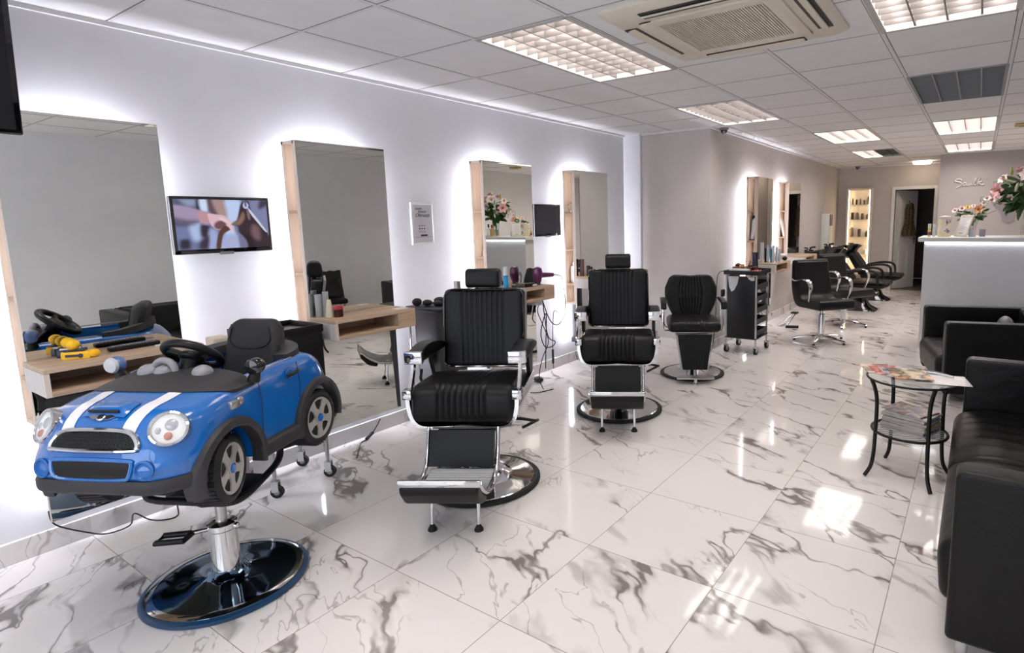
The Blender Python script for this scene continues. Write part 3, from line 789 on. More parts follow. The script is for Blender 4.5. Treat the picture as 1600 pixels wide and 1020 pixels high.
k = nb(); lathe(k, [(0, .045), (.027, .045), (.027, .062), (.02, .066), (0, .066)], 20); obj('lid', k, RED, t)
k = nb(); box(k, .365, .42, 2.33, 2.42, ZD, ZD + .002); o = obj('business_card', k, PAPER); tag(o, 'white card lying at the right end of the second desk', 'card')
# desk three: dryer, clipper set, blue bottle
def dryer(label, loc, rz, m):
    t = thing('hair_dryer', label, 'hair dryer', loc, rz)
    k = nb()
    cyl(k, (0, 0, -.005), (0, 0, -.0), .03)
    mx = M.Translation((0, 0, .075)) @ M.Rotation(R(4), 4, 'Y')
    lathe(k, [(0, -.073), (.025, -.073), (.032, -.06), (.043, .0), (.042, .035), (.034, .062), (.015, .072), (0, .073)], 24, mx=mx)
    obj('barrel', k, m, t)
    k = nb(); tube(k, [(0, .03, .075), (0, .08, .073), (0, .15, .070)], [.024, .021, .018], 14); obj('handle', k, m, t)
    k = nb(); tube(k, [(0, .15, .070), (0, .20, .064), (.01, .235, .03), (.03, .245, -.12), (.04, .235, -.28), (.03, .17, -.37), (.02, .10, -.33), (.0, .05, -.18), (.01, .02, -.06), (.06, .01, -.13), (.04, .06, -.45), (.02, .14, -.52), (.03, .10, -.56), (.05, .02, -.54), (.03, .0, -.42), (.02, .06, -.26), (.02, .05, -.52), (.02, .04, -.75)], .0045, 8, sm=6); obj('cord', k, BPLAS, t)
    return t
dryer('purple hair dryer on the third desk with its black cord dangling', (.33, 3.855, ZD + .006), R(-25), PURPLE)
t = thing('clipper_case', 'black clipper set with white label on the third desk', 'clippers', (.36, 3.66, ZD), R(80))
k = nb(); box(k, -.09, .09, -.028, .028, 0, .032, .008, 3); obj('case', k, BPLAS, t)
k = nb(); box(k, -.045, -.038, -.029, .029, .001, .0335); obj('metal_band', k, STEEL, t)
k = nb(); ell(k, (.075, -.022, .012), (.03, .012, .011)); obj('white_tag', k, WHITE, t)
bottle('spray_bottle', 'blue and white spray bottle behind the nearest barber chair headrest', 'bottle', (.36, 3.42, ZD), .021, .12, BLUEB, LGREY, .07, .019)
k = nb(); box(k, .38, .44, 3.46, 3.55, ZD, ZD + .035, .004); o = obj('grey_box', k, DGREY); tag(o, 'small dark grey box beside the blue spray bottle', 'box')
# socket with cables under desk three
t = thing('power_strip', 'white socket with black adapters hanging under the third desk', 'socket', (.3, 3.9, .8))
k = nb(); box(k, -.1, .02, -.03, .02, -.07, -.0005, .005); obj('socket_block', k, WHITE, t)
k = nb(); tube(k, [(0, 0, -.06), (.03, -.06, -.12), (.02, .02, -.25), (.05, .05, -.40), (.03, -.02, -.55), (.04, -.08, -.70), (.1, -.1, -.79)], .004, 8, sm=6); tube(k, [(-.02, -.01, -.06), (.02, -.12, -.16), (.0, -.06, -.22)], .005, 8, sm=5); obj('cord', k, BPLAS, t)
t = thing('floor_adapter', 'black round adapter on the floor by the skirting under the third desk', 'adapter', (.2, 3.98, 0))
k = nb(); ell(k, (0, 0, .028), (.05, .04, .027)); obj('housing', k, BPLAS, t)
k = nb(); tube(k, [(0, -.04, .02), (-.0, -.16, .01), (.06, -.3, .008), (.2, -.28, .006), (.26, -.12, .006)], .004, 8, sm=6); obj('cord', k, BPLAS, t)
# desk four: brown tubes
for i, (x, y, h_, r, m) in enumerate(((.228, 4.66, .165, .014, BROWN), (.252, 4.65, .165, .014, mat('copper_tube', '#5c352c', .25)), (.285, 4.70, .10, .018, BROWN), (.315, 4.70, .09, .017, mat('plum_jar', '#2b1a20', .25)))):
    bottle('product_bottle', ('dark brown tall tube nearest the fourth mirror', 'coppery tall tube right of the darkest one', 'short brown bottle behind the coppery tube', 'short plum jar next to the second barber chair back')[i], 'bottle', (x, y, ZD), r, h_, m, None, group='brown products on the fourth desk', shape='tube')
bottle('white_bottle', 'large white bottle in the niche of the fourth mirror', 'bottle', (.115, 4.70, .8405), .038, .19, WHITE, WHITE, .02, .016)
t = thing('chrome_hook', 'chrome gooseneck clip light on the niche shelf of the fourth mirror', 'lamp', (.11, 4.68, 1.546))
k = nb(); lathe(k, [(0, 0), (.03, 0), (.03, .006), (0, .008)], 16); tube(k, [(-.02, 0, .005), (-.03, -.01, .05), (.0, -.02, .085), (.04, -.03, .08)], .005, 8, sm=6); obj('neck', k, CHROME, t)
k = nb(); ell(k, (.045, -.03, .08), (.022, .016, .016)); obj('lamp_head', k, CHROME, t)
for i, (x, h_) in enumerate(((.10, .05), (.13, .07), (.155, .09))):
    bottle('niche_bottle', ('smallest white bottle in the third mirror niche', 'middle white bottle in the third mirror niche', 'tallest white bottle in the third mirror niche')[i], 'bottle', (x, 3.46, 1.1805), .012, h_, WHITE, DGREY if i == 0 else WHITE, .012, group='white bottles in the third mirror niche', shape='tube')
# hallway desk goods
for i, (x, y, h_, r, m, cm) in enumerate(((.255, 6.93, .24, .022, LGREY, None), (.29, 6.98, .17, .014, BPLAS, None), (.315, 6.97, .19, .016, PALEB, LGREY), (.345, 7.02, .16, .015, BLUEB, PALEB), (.372, 7.0, .185, .016, PALEB, LGREY), (.40, 7.05, .17, .015, LGREY, WHITE), (.42, 7.10, .14, .014, PALEB, WHITE))):
    bottle('care_bottle', ('tallest silver can on the hallway desk', 'slim black bottle on the hallway desk', 'pale blue bottle right of the slim black one', 'blue bottle in the middle of the hallway desk row', 'pale blue bottle behind the blue one', 'light grey bottle near the right of the row', 'shortest pale bottle at the right of the row')[i], 'bottle', (HX + x, y, ZD), r, h_, m, cm, .02, r * .9, group='care products on the hallway desk', shape='tube')
k = nb(); ell(k, (HX + .42, 7.33, ZD + .028), (.03, .04, .026)); o = obj('hair_brush', k, BPLAS); tag(o, 'black brush head at the right end of the hallway desk', 'brush')
bottle('navy_can', 'navy cylinder can standing at the back of the tall trolley', 'can', (1.44, 6.28, .8685), .032, .20, mat('navy_can', '#25233f', .35), NAVY, .01, .031, shape='tube')
t = thing('glass_award', 'glass and silver ornament in the niche of the nearer hallway mirror', 'ornament', (HX + .11, 7.0, 1.1805))
k = nb(); box(k, -.04, .04, -.03, .03, 0, .012); obj('plinth', k, BPLAS, t)
k = nb(); poly(k, [(-.02, -.01, .012), (.02, -.01, .012), (.045, -.01, .2), (.03, -.01, .28), (.0, -.01, .24)], .015, (0, 1, 0)); obj('glass_blade', k, mat('award_silver', '#c9ccd4', .1, metal=.8), t)
k = nb(); box(k, -.05, -.03, .0, .004, .012, .3); box(k, -.05, .05, .09, .1, .0, .3); obj('dark_card', k, NAVY, t)
t = thing('leaning_tablet', 'white-edged panel leaning in the niche of the farther hallway mirror', 'panel', (HX + .11, 8.33, 1.181))
k = nb(); box(k, -.012, .012, -.02, .12, 0, .335, .004, mx=M.Translation((.015, 0, 0)) @ M.Rotation(R(-13), 4, 'Y')); obj('board', k, WHITE, t)
k = nb(); box(k, -.0135, -.012, -.01, .11, .02, .31, mx=M.Translation((.015, 0, 0)) @ M.Rotation(R(-13), 4, 'Y')); obj('dark_face', k, DGREY, t)
t = thing('small_ornaments', 'small grey figurine in the lower niche of the nearer hallway mirror', 'ornament', (HX + .1, 7.0, .841))
k = nb(); ell(k, (0, 0, .03), (.03, .025, .03)); ell(k, (.01, 0, .075), .02); tube(k, [(-.02, 0, .05), (-.05, 0, .09)], .005); obj('figure', k, GREYP, t)
# ------------------------------------------------------------------ children's styling chair: blue toy car on a hydraulic base
CH = V((.457, -.889)).normalized()
car = thing('toy_car_chair', "bright blue children's toy car with white bonnet stripes mounted on a salon chair base", 'car', (.965, 1.0, 0), math.atan2(CH.y, CH.x))
ST = [  # u, top, shoulder, half width, bottom
    (.490, .720, .714, .14, .682), (.482, .755, .742, .195, .668), (.460, .808, .780, .232, .652), (.438, .846, .806, .254, .640), (.41, .866, .832, .272, .630),
    (.37, .880, .855, .283, .615), (.33, .886, .864, .287, .597), (.28, .897, .876, .286, .595), (.20, .905, .886, .281, .592), (.10, .908, .892, .274, .588), (0, .910, .898, .268, .583),
    (-.10, .912, .902, .268, .583), (-.20, .914, .906, .270, .585), (-.30, .912, .902, .271, .592), (-.36, .900, .870, .264, .604), (-.41, .845, .805, .248, .62), (-.44, .76, .735, .222, .64), (-.455, .70, .69, .17, .665)]
def car_ring(u, zt, zs, w, zb):
    f = 1 - .12 * min(1, max(0, (u - .36) / .09))
    half = [(0, zt), (.3 * w * f, zt - .08 * (zt - zs)), (.6 * w * f, zt - .38 * (zt - zs)), (.84 * w * f, zs), (.93 * w * f, zs - min(.018, .1 * (zs - zb))), (.985 * w * (.3 + .7 * f), zs - min(.06, .28 * (zs - zb))), (w, (zs + zb) / 2), (.985 * w, zb + min(.06, .28 * (zs - zb))), (.95 * w, zb + min(.02, .1 * (zs - zb))), (.86 * w, zb), (0, zb)]
    a = [V((0, v, z)) for v, z in half]
    a = smooth(a, 3)
    ring = [V((u, p.y, p.z)) for p in a] + [V((u, -p.y, p.z)) for p in a[-2:0:-1]]
    return ring
# resample the stations along the car for a smooth shell
def interp(u):
    for i in range(len(ST) - 1):
        if ST[i][0] >= u >= ST[i + 1][0]:
            t = (ST[i][0] - u) / (ST[i][0] - ST[i + 1][0])
            p0, p1, p2, p3 = ST[max(i - 1, 0)], ST[i], ST[i + 1], ST[min(i + 2, len(ST) - 1)]
            return [0.5 * (2 * b + (c - a) * t + (2 * a - 5 * b + 4 * c - d) * t * t + (3 * b - a - 3 * c + d) * t ** 3) for a, b, c, d in zip(p0[1:], p1[1:], p2[1:], p3[1:])]
us = [.490 - .004 * k for k in range(4)] + [.476 - .011 * k for k in range(10)] + [.36 - .026 * k for k in range(28)] + [-.36 - .013 * k for k in range(8)]
us = [u for u in us if u >= -.455] + [-.455]
shell = nb(); loft(shell, [car_ring(u, *interp(u)) for u in us], True)
full = shell.copy(); bvh = BVHTree.FromBMesh(full)
FWU, RWU, WZ, WR = .24, -.31, .603, .124
cut = []
for u, zc in ((FWU, WZ + .012), (RWU, WZ + .012)):
    for s in (-1, 1):
        c = nb(); cyl(c, (u, s * .13, zc), (u, s * .4, zc), .148, seg=40); bmesh.ops.recalc_face_normals(c, faces=c.faces); cut.append(c)
cp = nb()
loft(cp, [[(x, y, z) for x, y in [(p.x, p.y) for p in rpoly([(.13, -.21, .06), (.13, .21, .06), (-.28, .215, .07), (-.28, -.215, .07)], 5)]] for z in (.66, 1.1)], True); cut.append(cp)
shell = booldiff(shell, cut)
body = obj('body', shell, BLUE, car, 30)
full.free()
def hit(o, d):
    p, n, i, _ = bvh.ray_cast(V(o), V(d)); return p, n
def conform(pts2, axis, off, name, m, parent, back=.003):
    """outline of (a, b) points thrown onto the shell; axis 'x' from the front (y, z), 'z' from above (x, y), 'y' from the left side (x, z)"""
    pass
def patch(fn, nu, nv, axis, off, th, bm, mi=0):
    def f(u, v):
        a, b = fn(u, v)
        if axis == 'x': p, n = hit((1.0, a, b), (-1, 0, 0))
        elif axis == 'z': p, n = hit((a, b, 1.5), (0, 0, -1))
        else: p, n = hit((a, axis_s * 1.0, b), (0, -axis_s, 0))
        if p is None: return V((a, b, .9)) if axis == 'z' else V((.45, a, b))
        return p + n * off
    return sheet(bm, f, nu, nv, mi, th=th)
axis_s = 1
# bonnet stripes
for s in (-1, 1):
    k = nb()
    patch(lambda u, v: (.452 - .175 * u, s * (.085 + .052 * u * .35 + .045 * v)), 24, 4, 'z', .0018, .0, k)
    obj('bonnet_stripe', k, STRIPE, body)
# bonnet scoop
k = nb(); patch(lambda u, v: (.425 - .07 * u, -.075 + .15 * v), 10, 12, 'z', .004, 0, k)
for v in k.verts:
    q = V(v.co); e = (1 - abs(q.y) / .075); v.co.z += .012 * max(0, min(1, e * 4)) * max(0, min(1, (.428 - q.x) * 60)) * max(0, min(1, (q.x - .35) * 18))
sc = obj('bonnet_scoop', k, BLUE, body)
p, n = hit((1, 0, .853), (-1, 0, 0))
k = nb(); box(k, .418, .426, -.055, .055, .8695, .8795, .003); obj('scoop_slot', k, BPLAS, sc)
# winged badge
p, n = hit((1, 0, .853), (-1, 0, 0))
mxb = M.Translation(p + n * .003) @ V((1, 0, 0)).rotation_difference(n).to_matrix().to_4x4()
k = nb()
for s in (-1, 1):
    poly(k, [(0, s * .012, .008), (0, s * .03, .010), (0, s * .047, .004), (0, s * .036, -.002), (0, s * .028, -.007), (0, s * .012, -.008)], .004, (1, 0, 0), mx=mxb)
ell(k, (.002, 0, 0), (.006, .015, .013), mx=mxb)
bd = obj('winged_badge', k, CHROME, body)
k = nb(); ell(k, (.0055, 0, 0), (.004, .011, .009), mx=mxb); obj('badge_centre', k, BPLAS, bd)
# upper grille: chrome surround and black mesh
def gpts(sc_, zc=.797, dz=0):
    return [(y * .82 * sc_, zc + z * sc_ + dz) for y, z in ((-.182, -.028), (-.183, -.018), (-.168, .002), (-.142, .017), (-.095, .024), (0, .026), (.095, .024), (.142, .017), (.168, .002), (.183, -.018), (.182, -.028), (.17, -.033), (0, -.035), (-.17, -.033))]
def on_front(y, z, off):
    p, n = hit((1, y, z), (-1, 0, 0))
    return (p + n * off) if p is not None else V((.44 + off, y, z))
gp = [V((0, a, b)) for a, b in gpts(1)]
gp = smooth(gp, 4, True)
k = nb(); tube(k, [on_front(p.y, p.z, .004) for p in gp], .0075, 8, True)
gr = obj('radiator_grille', k, CHROME, body); gr['label'] = 'chrome grille surround'
k = nb(); N = len(gp); cz = .775
t_ = nb(); cz = .797; rings = []
for f in (1.0, .8, .6, .4, .2, .02): rings.append([on_front(p.y * f, cz + (p.z - cz) * f, .0035) for p in gp])
loft(k, rings, False); k.normal_update()
obj('grille_mesh', k, BPLAS, gr)
k = nb()
for row in range(5):
    z = .770 + row * .0105
    for c in range(-13, 14):
        y = c * .0125 + (row % 2) * .00625
        if abs(y) > .132 - max(0, z - .787) * 1.6: continue
        o_ = on_front(y, z, .0045)
        tube(k, [o_ + V((0, .0055 * math.cos(a * math.pi / 3), .0055 * math.sin(a * math.pi / 3))) for a in range(6)], .0009, 4, True)
obj('grille_honeycomb', k, DGREY, gr)
# lower air intake
lp = smooth([V((0, a, b)) for a, b in ((-.140, .728), (-.134, .694), (-.110, .676), (0, .670), (.110, .676), (.134, .694), (.140, .728), (.128, .735), (0, .738), (-.128, .735))], 4, True)
k = nb(); tube(k, [on_front(p.y, p.z, .001) for p in lp], .007, 8, True); lo = obj('intake_lip', k, BLUE, body)
k = nb(); rings = []
for f in (1.0, .8, .55, .3, .02): rings.append([on_front(p.y * f, .704 + (p.z - .704) * f, .0025) for p in lp])
loft(k, rings, False); obj('lower_intake', k, BPLAS, lo)
for s in (-1, 1):
    p, n = hit((1, s * .178, .705), (-1, 0, 0)); rot = V((0, 0, 1)).rotation_difference(n).to_matrix().to_4x4()
    k = nb(); lathe(k, [(0, -.002), (.03, -.004), (.032, .004), (.026, .006), (.022, .0), (0, -.001)], 20, mx=M.Translation(p) @ rot); obj('fog_lamp', k, BLUEM, body)
# headlamps
for s in (-1, 1):
    p, n = hit((1.2, s * .220, .818), (-1, 0, 0))
    n = (n + V((.15, 0, .0))).normalized()
    zax = n; yax = (V((0, 0, 1)) - zax * zax.z).normalized(); xax = yax.cross(zax)
    rot = M((xax, yax, zax)).transposed().to_4x4(); T_ = M.Translation(p + n * .004) @ rot @ M.Diagonal((.82, .80, .9, 1))
    k = nb(); lathe(k, [(.068, -.03), (.072, .0), (.070, .008), (.062, .011), (.059, .005), (.059, -.02)], 32, mx=T_, cap=False); hl = obj('headlamp', k, CHROME, body); hl['label'] = 'round chrome-rimmed headlamp'
    k = nb(); lathe(k, [(0, -.012), (.03, -.008), (.058, .002)], 32, mx=T_); obj('reflector', k, mat('lamp_reflector', '#fbfaf7', .25), hl)
    k = nb(); ell(k, (.0, -.03, .004), (.015, .016, .008), mx=T_); obj('amber_bulb', k, mat('amber_bulb', '#b4562c', .25, coat=.4), hl)
    k = nb(); ell(k, (.008, .014, .0), (.024, .024, .010), mx=T_); ell(k, (-.036, -.005, .0), (.011, .014, .008), mx=T_); obj('inner_lens', k, mat('lamp_grey', '#a9abb3', .2, metal=.3), hl)
    k = nb(); lathe(k, [(.061, .006), (.045, .016), (.02, .021), (0, .022)], 28, mx=T_); obj('lamp_glass', k, mat('lamp_clear', '#ffffff', .03, alpha=.16), hl)
# black sill, bumper lip, wheel-arch trims
def arch(u, s, parent):
    k = nb(); rings = []
    for i in range(25):
        a = R(-16 + 212 * i / 24)
        rr_ = []
        for r, dy in ((.143, -.03), (.143, .016), (.150, .022), (.170, .017), (.176, .006), (.176, -.03)):
            x, z = u + r * math.cos(a), WZ + .012 + r * math.sin(a)
            w = interp(max(-.45, min(.49, x)))[2]
            rr_.append(V((x, s * (max(w, .255) + dy), z)))
        rings.append(rr_)
    loft(k, rings, True); return obj('wheel_arch', k, DGREY, parent)
for s in (-1, 1):
    arch(FWU, s, car); arch(RWU, s, car)
    k = nb(); slab(k, rpoly([(.262, .572, .01), (.290, .580, .01), (.286, .628, .01), (.262, .640, .006)], 3), -.165, .10, .004, axis='x')
    k2 = nb(); k.transform(M(((1, 0, 0, 0), (0, 0, 0, 0), (0, 0, 1, 0), (0, 0, 0, 1))) if False else M.Identity(4))
    for v in k.verts: v.co.y = s * v.co.y
    bmesh.ops.recalc_face_normals(k, faces=k.faces); k2.free(); obj('sill_trim', k, DGREY, car)
k = nb(); path = []
for i in range(33):
    y = -.285 + .57 * i / 32
    p, n = hit((1.2, y, .668), (-1, 0, 0))
    x = p.x if p is not None else .385
    path.append(V((min(x, .485) + .004, y, 0)))
path = [V((.375, -.292, 0))] + path + [V((.375, .292, 0))]
rings = []
for p in path:
    q = V((p.x - .15, p.y, 0)); d = (V((p.x, p.y, 0)) - V((.2, 0, 0))).normalized()
    rings.append([V((p.x, p.y, z)) + d * o for o, z in ((-.03, .618), (.0, .621), (.009, .632), (.009, .655), (.003, .668), (-.03, .668))])
loft(k, rings, True); obj('front_bumper', k, DGREY, car)
# underbody
k = nb(); box(k, -.40, .42, -.19, .19, .585, .63, .012); obj('underbody', k, BPLAS, car)
# wheels
TYRE = mat('toy_tyre', '#17171a', .6); HUB = mat('silver_wheel', '#c3bfba', .35, metal=.25)
for u, s, st in ((FWU, 1, 16), (FWU, -1, 16), (RWU, 1, 0), (RWU, -1, 0)):
    Tm = M.Translation((u, s * .225, WZ)) @ M.Rotation(R(st), 4, 'Z') @ M.Rotation(R(-90 * s), 4, 'X')
    k = nb(); lathe(k, [(.07, -.05), (.108, -.056), (.121, -.046), (WR, -.03), (WR, .018), (.121, .034), (.112, .043), (.098, .046), (.094, .040), (.086, .034)], 48, mx=Tm)
    for j in range(44):
        a = 2 * math.pi * j / 44; box(k, WR - .003, WR + .0022, -.0045, .0045, -.044, .034, mx=Tm @ M.Rotation(a, 4, 'Z') @ M.Rotation(0, 4, 'X'))
    w = obj('wheel', k, TYRE, car)
    k = nb(); lathe(k, [(.094, .036), (.090, .043), (.082, .040), (.078, .03)], 40, mx=Tm, cap=False)
    for j in range(5):
        mx = Tm @ M.Rotation(2 * math.pi * j / 5 + .3, 4, 'Z')
        loft(k, [[(.02, -.020, z), (.05, -.013, z), (.084, -.022, z), (.084, .022, z), (.05, .013, z), (.02, .020, z)] for z in (.026, .040)], True, mx=mx)
    lathe(k, [(0, .02), (.028, .02), (.028, .042), (0, .044)], 24, mx=Tm); obj('spoked_hub', k, HUB, w)
    k = nb(); lathe(k, [(0, .03), (.019, .03), (.018, .047), (0, .049)], 20, mx=Tm); obj('hub_cap', k, BLUE, w)
    k = nb(); lathe(k, [(0, .012), (.088, .012), (.088, .018), (0, .018)], 24, mx=Tm); obj('wheel_disc', k, BPLAS, w)
# cowl, dash pods, steering wheel, seat, mirrors
k = nb()
def cowl(u, v):
    y = -.272 + .544 * v; e = 1 - (abs(y) / .272) ** 2.6
    x0 = .168 + .118 * max(0, e) ** .55; x1 = .085
    x = x0 + (x1 - x0) * u
    p, n = hit((x, max(-.255, min(.255, y)), 1.5), (0, 0, -1)); z = p.z if p else .9
    return V((x, y, z + .004 + .022 * math.sin(math.pi * min(1, u * 1.0) * .5) * max(.15, e ** .6)))
sheet(k, cowl, 10, 40, th=.012); obj('dashboard_cowl', k, DGREY, car)
for y, r in ((-.105, .036), (-.045, .032), (.11, .034)):
    k = nb(); ell(k, (.135, y, .925), (r * 1.0, r * 1.05, r * .9)); pods = obj('instrument_pod', k, GREYP, car)
k = nb(); tube(k, [(.13 + .012 * 0, -.045 - .042 * math.cos(a), .930 + .040 * math.sin(a)) for a in [math.pi * i / 10 for i in range(11)]], .013, 10); obj('pod_hood', k, GREYP, car)
SW = M.Translation((.045, .0, .972)) @ M.Rotation(R(-40), 4, 'Y')
k = nb(); tube(k, [(.094 * math.cos(a), .094 * math.sin(a), 0) for a in [2 * math.pi * i / 36 for i in range(36)]], .0155, 12, True, mx=SW)
sw = obj('steering_wheel', k, BPLAS, car)
k = nb(); ell(k, (0, 0, -.012), (.045, .045, .022), mx=SW)
for a in (0, 2.1, 4.2): tube(k, [(0, 0, -.012), (.09 * math.cos(a + math.pi), .09 * math.sin(a + math.pi), -.002)], .013, 8, mx=SW)
obj('wheel_boss', k, BPLAS, sw)
k = nb(); tube(k, [(.06, 0, .95), (.11, 0, .87), (.14, 0, .82)], [.035, .028, .03], 14); obj('steering_column', k, BPLAS, car)
k = nb(); prof = rpoly([(-.205, .68, .03), (-.275, .70, .03), (-.355, 1.05, .05), (-.285, 1.05, .06)], 6)
slab(k, prof, -.170, .170, .045, (), wfun=lambda w: 1.0 - .50 * max(0, (w.y - .87) / .19) ** 2.0 - .10 * max(0, (.80 - w.y) / .12))
st_ = obj('seat_back', k, mat('black_car_seat', '#1e1e20', .6, bump=.08, bscale=90), car)
k = nb(); tube(k, [(-.207 - (z - .70) * .218, y, z) for y, z in ((-.085, 1.02), (-.095, .965), (-.06, .935), (0, .928), (.06, .935), (.095, .965), (.085, 1.02))], .003, 6, sm=4); obj('seat_stitching', k, BPLAS, st_)
k = nb(); box(k, -.24, .02, -.16, .16, .66, .74, .03, 3); obj('seat_cushion', k, mat('black_car_seat', '#1e1e20', .6), car)
k = nb()
def deck(u, v):
    a = math.pi * (u * 1.0) - math.pi / 2
    yy = .232 * math.sin(a) if True else 0
    xx = -.17 - .19 * math.cos(a) ** .6 if math.cos(a) > 1e-6 else -.17
    inn = 1 - .27 * v
    return V((-.17 + (xx + .17) * (1 - .30 * v), yy * inn, .925 + .030 * math.cos(a) - .004 * v))
sheet(k, deck, 40, 3, th=.035); obj('rear_deck', k, DGREY, car)
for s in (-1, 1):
    k = nb(); tube(k, [(.06, s * .2615, .902), (-.05, s * .2575, .911), (-.16, s * .2575, .915)], .003, 8); obj('belt_highlight', k, GREYP, car)  # belt-line highlight built as a thin grey strip
    m_ = BGLOSS if s > 0 else mat('mirror_blue_grey', '#5b74a8', .25)
    k = nb(); ell(k, (.085, s * .287, .942), (.028, .032, .031)); mr = obj('door_mirror', k, m_, car)
    k = nb(); tube(k, [(.085, s * .270, .885), (.085, s * .285, .93)], [.022, .016], 12); obj('mirror_stem', k, BPLAS, mr)
    k = nb(); lathe(k, [(.0, .033), (.026, .030), (.030, .02)], 20, cap=False, mx=M.Translation((.085, s * .287, .942)) @ M.Rotation(R(90), 4, 'Y')); obj('mirror_band', k, m_ if s > 0 else LGREY, mr)
    k = nb(); tube(k, [(-.09, s * .281, .852), (-.105, s * .288, .855), (-.15, s * .288, .858), (-.163, s * .281, .858)], .008, 8, sm=3); dh = obj('door_handle', k, BPLAS, car)
    k = nb(); ell(k, (-.128, s * .268, .855), (.026, .006, .022)); obj('handle_cup', k, BLUEM, dh)
    k = nb(); box(k, .185, .23, min(s * .27, s * .289), max(s * .27, s * .289), .818, .846, .004); ell(k, (.178, s * .281, .836), (.016, .009, .016)); obj('side_repeater', k, SILVER, car)
    k = nb(); tube(k, [(.07, s * .2745, .88), (.062, s * .279, .80), (.07, s * .276, .66)], .0016, 6); tube(k, [(-.172, s * .270, .895), (-.178, s * .2755, .80), (-.172, s * .273, .72)], .0016, 6); obj('door_seam', k, NAVY, car)
k = nb(); box(k, -.26, .12, -.2095, -.206, .70, .89, .001); box(k, -.26, .12, .206, .2095, .70, .89, .001); obj('cabin_lining', k, BLUEM, car)
# frame under the car, pole, pump, base
k = nb()
for s in (-1, 1):
    tube(k, [(-.20, s * .14, .60), (-.20, s * .14, .50), (-.165, s * .145, .45), (-.05, s * .155, .425), (.05, s * .155, .405), (.095, s * .12, .398), (.10, 0, .396)], .014, 12, sm=5)
tube(k, [(.10, -.10, .397), (.10, -.19, .400), (.10, -.225, .43), (.10, -.23, .60)], .014, 12, sm=5)
tube(k, [(-.20, -.14, .55), (-.20, .14, .55)], .014, 10)
fr = obj('tube_frame', k, BPLAS, car)
k = nb(); box(k, -.12, .10, -.14, .14, .408, .420, .004); obj('mounting_plate', k, BPLAS, car)
k = nb(); cyl(k, (0, 0, .22), (0, 0, .42), .020, seg=20); obj('lift_rod', k, STEEL, car)
k = nb(); lathe(k, [(.055, .05), (.052, .06), (.050, .235), (.054, .24), (.054, .262), (.035, .27), (0, .27)], 32); obj('pump_column', k, CHROME, car)
k = nb(); lathe(k, [(.060, .04), (.066, .045), (.066, .060), (.058, .066)], 32); obj('column_collar', k, BPLAS, car)
RIM = mat('base_rim_blue', '#123a5c', .35)
k = nb(); lathe(k, [(.295, 0), (.300, .006), (.298, .016), (.285, .022), (.27, .02)], 72); obj('base_rim', k, RIM, car)
k = nb(); lathe(k, [(.284, .012), (.280, .023), (.262, .026), (.22, .030), (.15, .036), (.10, .043), (.075, .052), (.06, .07)], 72); obj('base_dome', k, mat('dark_chrome', '#5f7488', .06, metal=1.0), car)
k = nb(); lathe(k, [(.2795, .0240), (.266, .0274), (.252, .0290)], 72, cap=False); obj('base_bright_ring', k, CHROME, car)
ang = math.atan2(CH.y, CH.x)
Lm = M.Rotation(-ang, 4, 'Z')
k = nb(); tube(k, [(.055, .035, .247), (.0, -.03, .25), (-.03, -.10, .252)], .009, 10, mx=Lm); ell(k, (.05, .03, .247), .014, mx=Lm); pd = obj('pump_lever', k, CHROME, car)
k = nb(); tube(k, [(-.03, -.10, .252), (-.105, -.165, .25), (-.095, -.20, .238), (-.015, -.135, .24), (-.028, -.098, .252)], .012, 10, mx=Lm); obj('lever_pedal', k, BPLAS, pd)

# ------------------------------------------------------------------ black cart with casters behind the toy car
def caster(parent, x, y, h_=.09, rz=0.0):
    k = nb(); mx = M.Translation((x, y, 0)) @ M.Rotation(rz, 4, 'Z')
    for s in (-1, 1): box(k, -.016, .02, s * .016 - .0015, s * .016 + .0015, .035, h_, mx=mx)
    box(k, -.016, .02, -.017, .017, h_ - .006, h_, mx=mx); cyl(k, (0, 0, h_), (0, 0, h_ + .03), .008, mx=mx)
    c = obj('caster', k, STEEL, parent)
    k = nb(); cyl(k, (.008, -.012, .033), (.008, .012, .033), .033, seg=24, mx=mx); w = obj('caster_wheel', k, RUBBER, c)
    k = nb(); cyl(k, (.008, -.0135, .033), (.008, .0135, .033), .016, seg=16, mx=mx); obj('wheel_centre', k, GREYP, w) if False else obj('wheel_centre', k, GREYP, c)
    return c
t = thing('salon_cart', 'low black tool cart on casters between the blue toy car and the wall', 'trolley', (.09, 1.49, 0))
W_, D_ = .31, .33
for x in (.012, W_ - .012):
    for y in (.012, D_ - .012):
        k = nb(); cyl(k, (x, y, .12), (x, y, .86), .011); obj('upright', k, STEEL, t); caster(t, x, y, .095, R(40))
k = nb(); box(k, .0, W_, D_ + .004, D_ + .014, .30, .905, .004); box(k, .0, W_, -.004, .006, .26, .42, .004); box(k, W_ - .004, W_ + .010, .0, D_ + .004, .26, .86, .004); obj('side_panel', k, BPLAS, t)
k = nb(); box(k, 0, W_, 0, D_, .26, .275, .003); obj('lower_shelf', k, BPLAS, t)
k = nb(); box(k, -.01, W_ + .012, -.01, D_ + .016, .862, .874, .003)
for q in ((-.01, W_ + .012, -.01, 0), (-.01, W_ + .012, D_ + .006, D_ + .016), (-.01, 0, 0, D_ + .006), (W_ + .002, W_ + .012, 0, D_ + .006)): box(k, q[0], q[1], q[2], q[3], .87, .905, .003)
obj('top_tray', k, BPLAS, t)
k = nb()
for i in range(4): box(k, .02, W_ - .02, .03, D_ - .02, .36 + i * .12, .43 + i * .12, .006)
obj('drawer', k, DGREY, t)
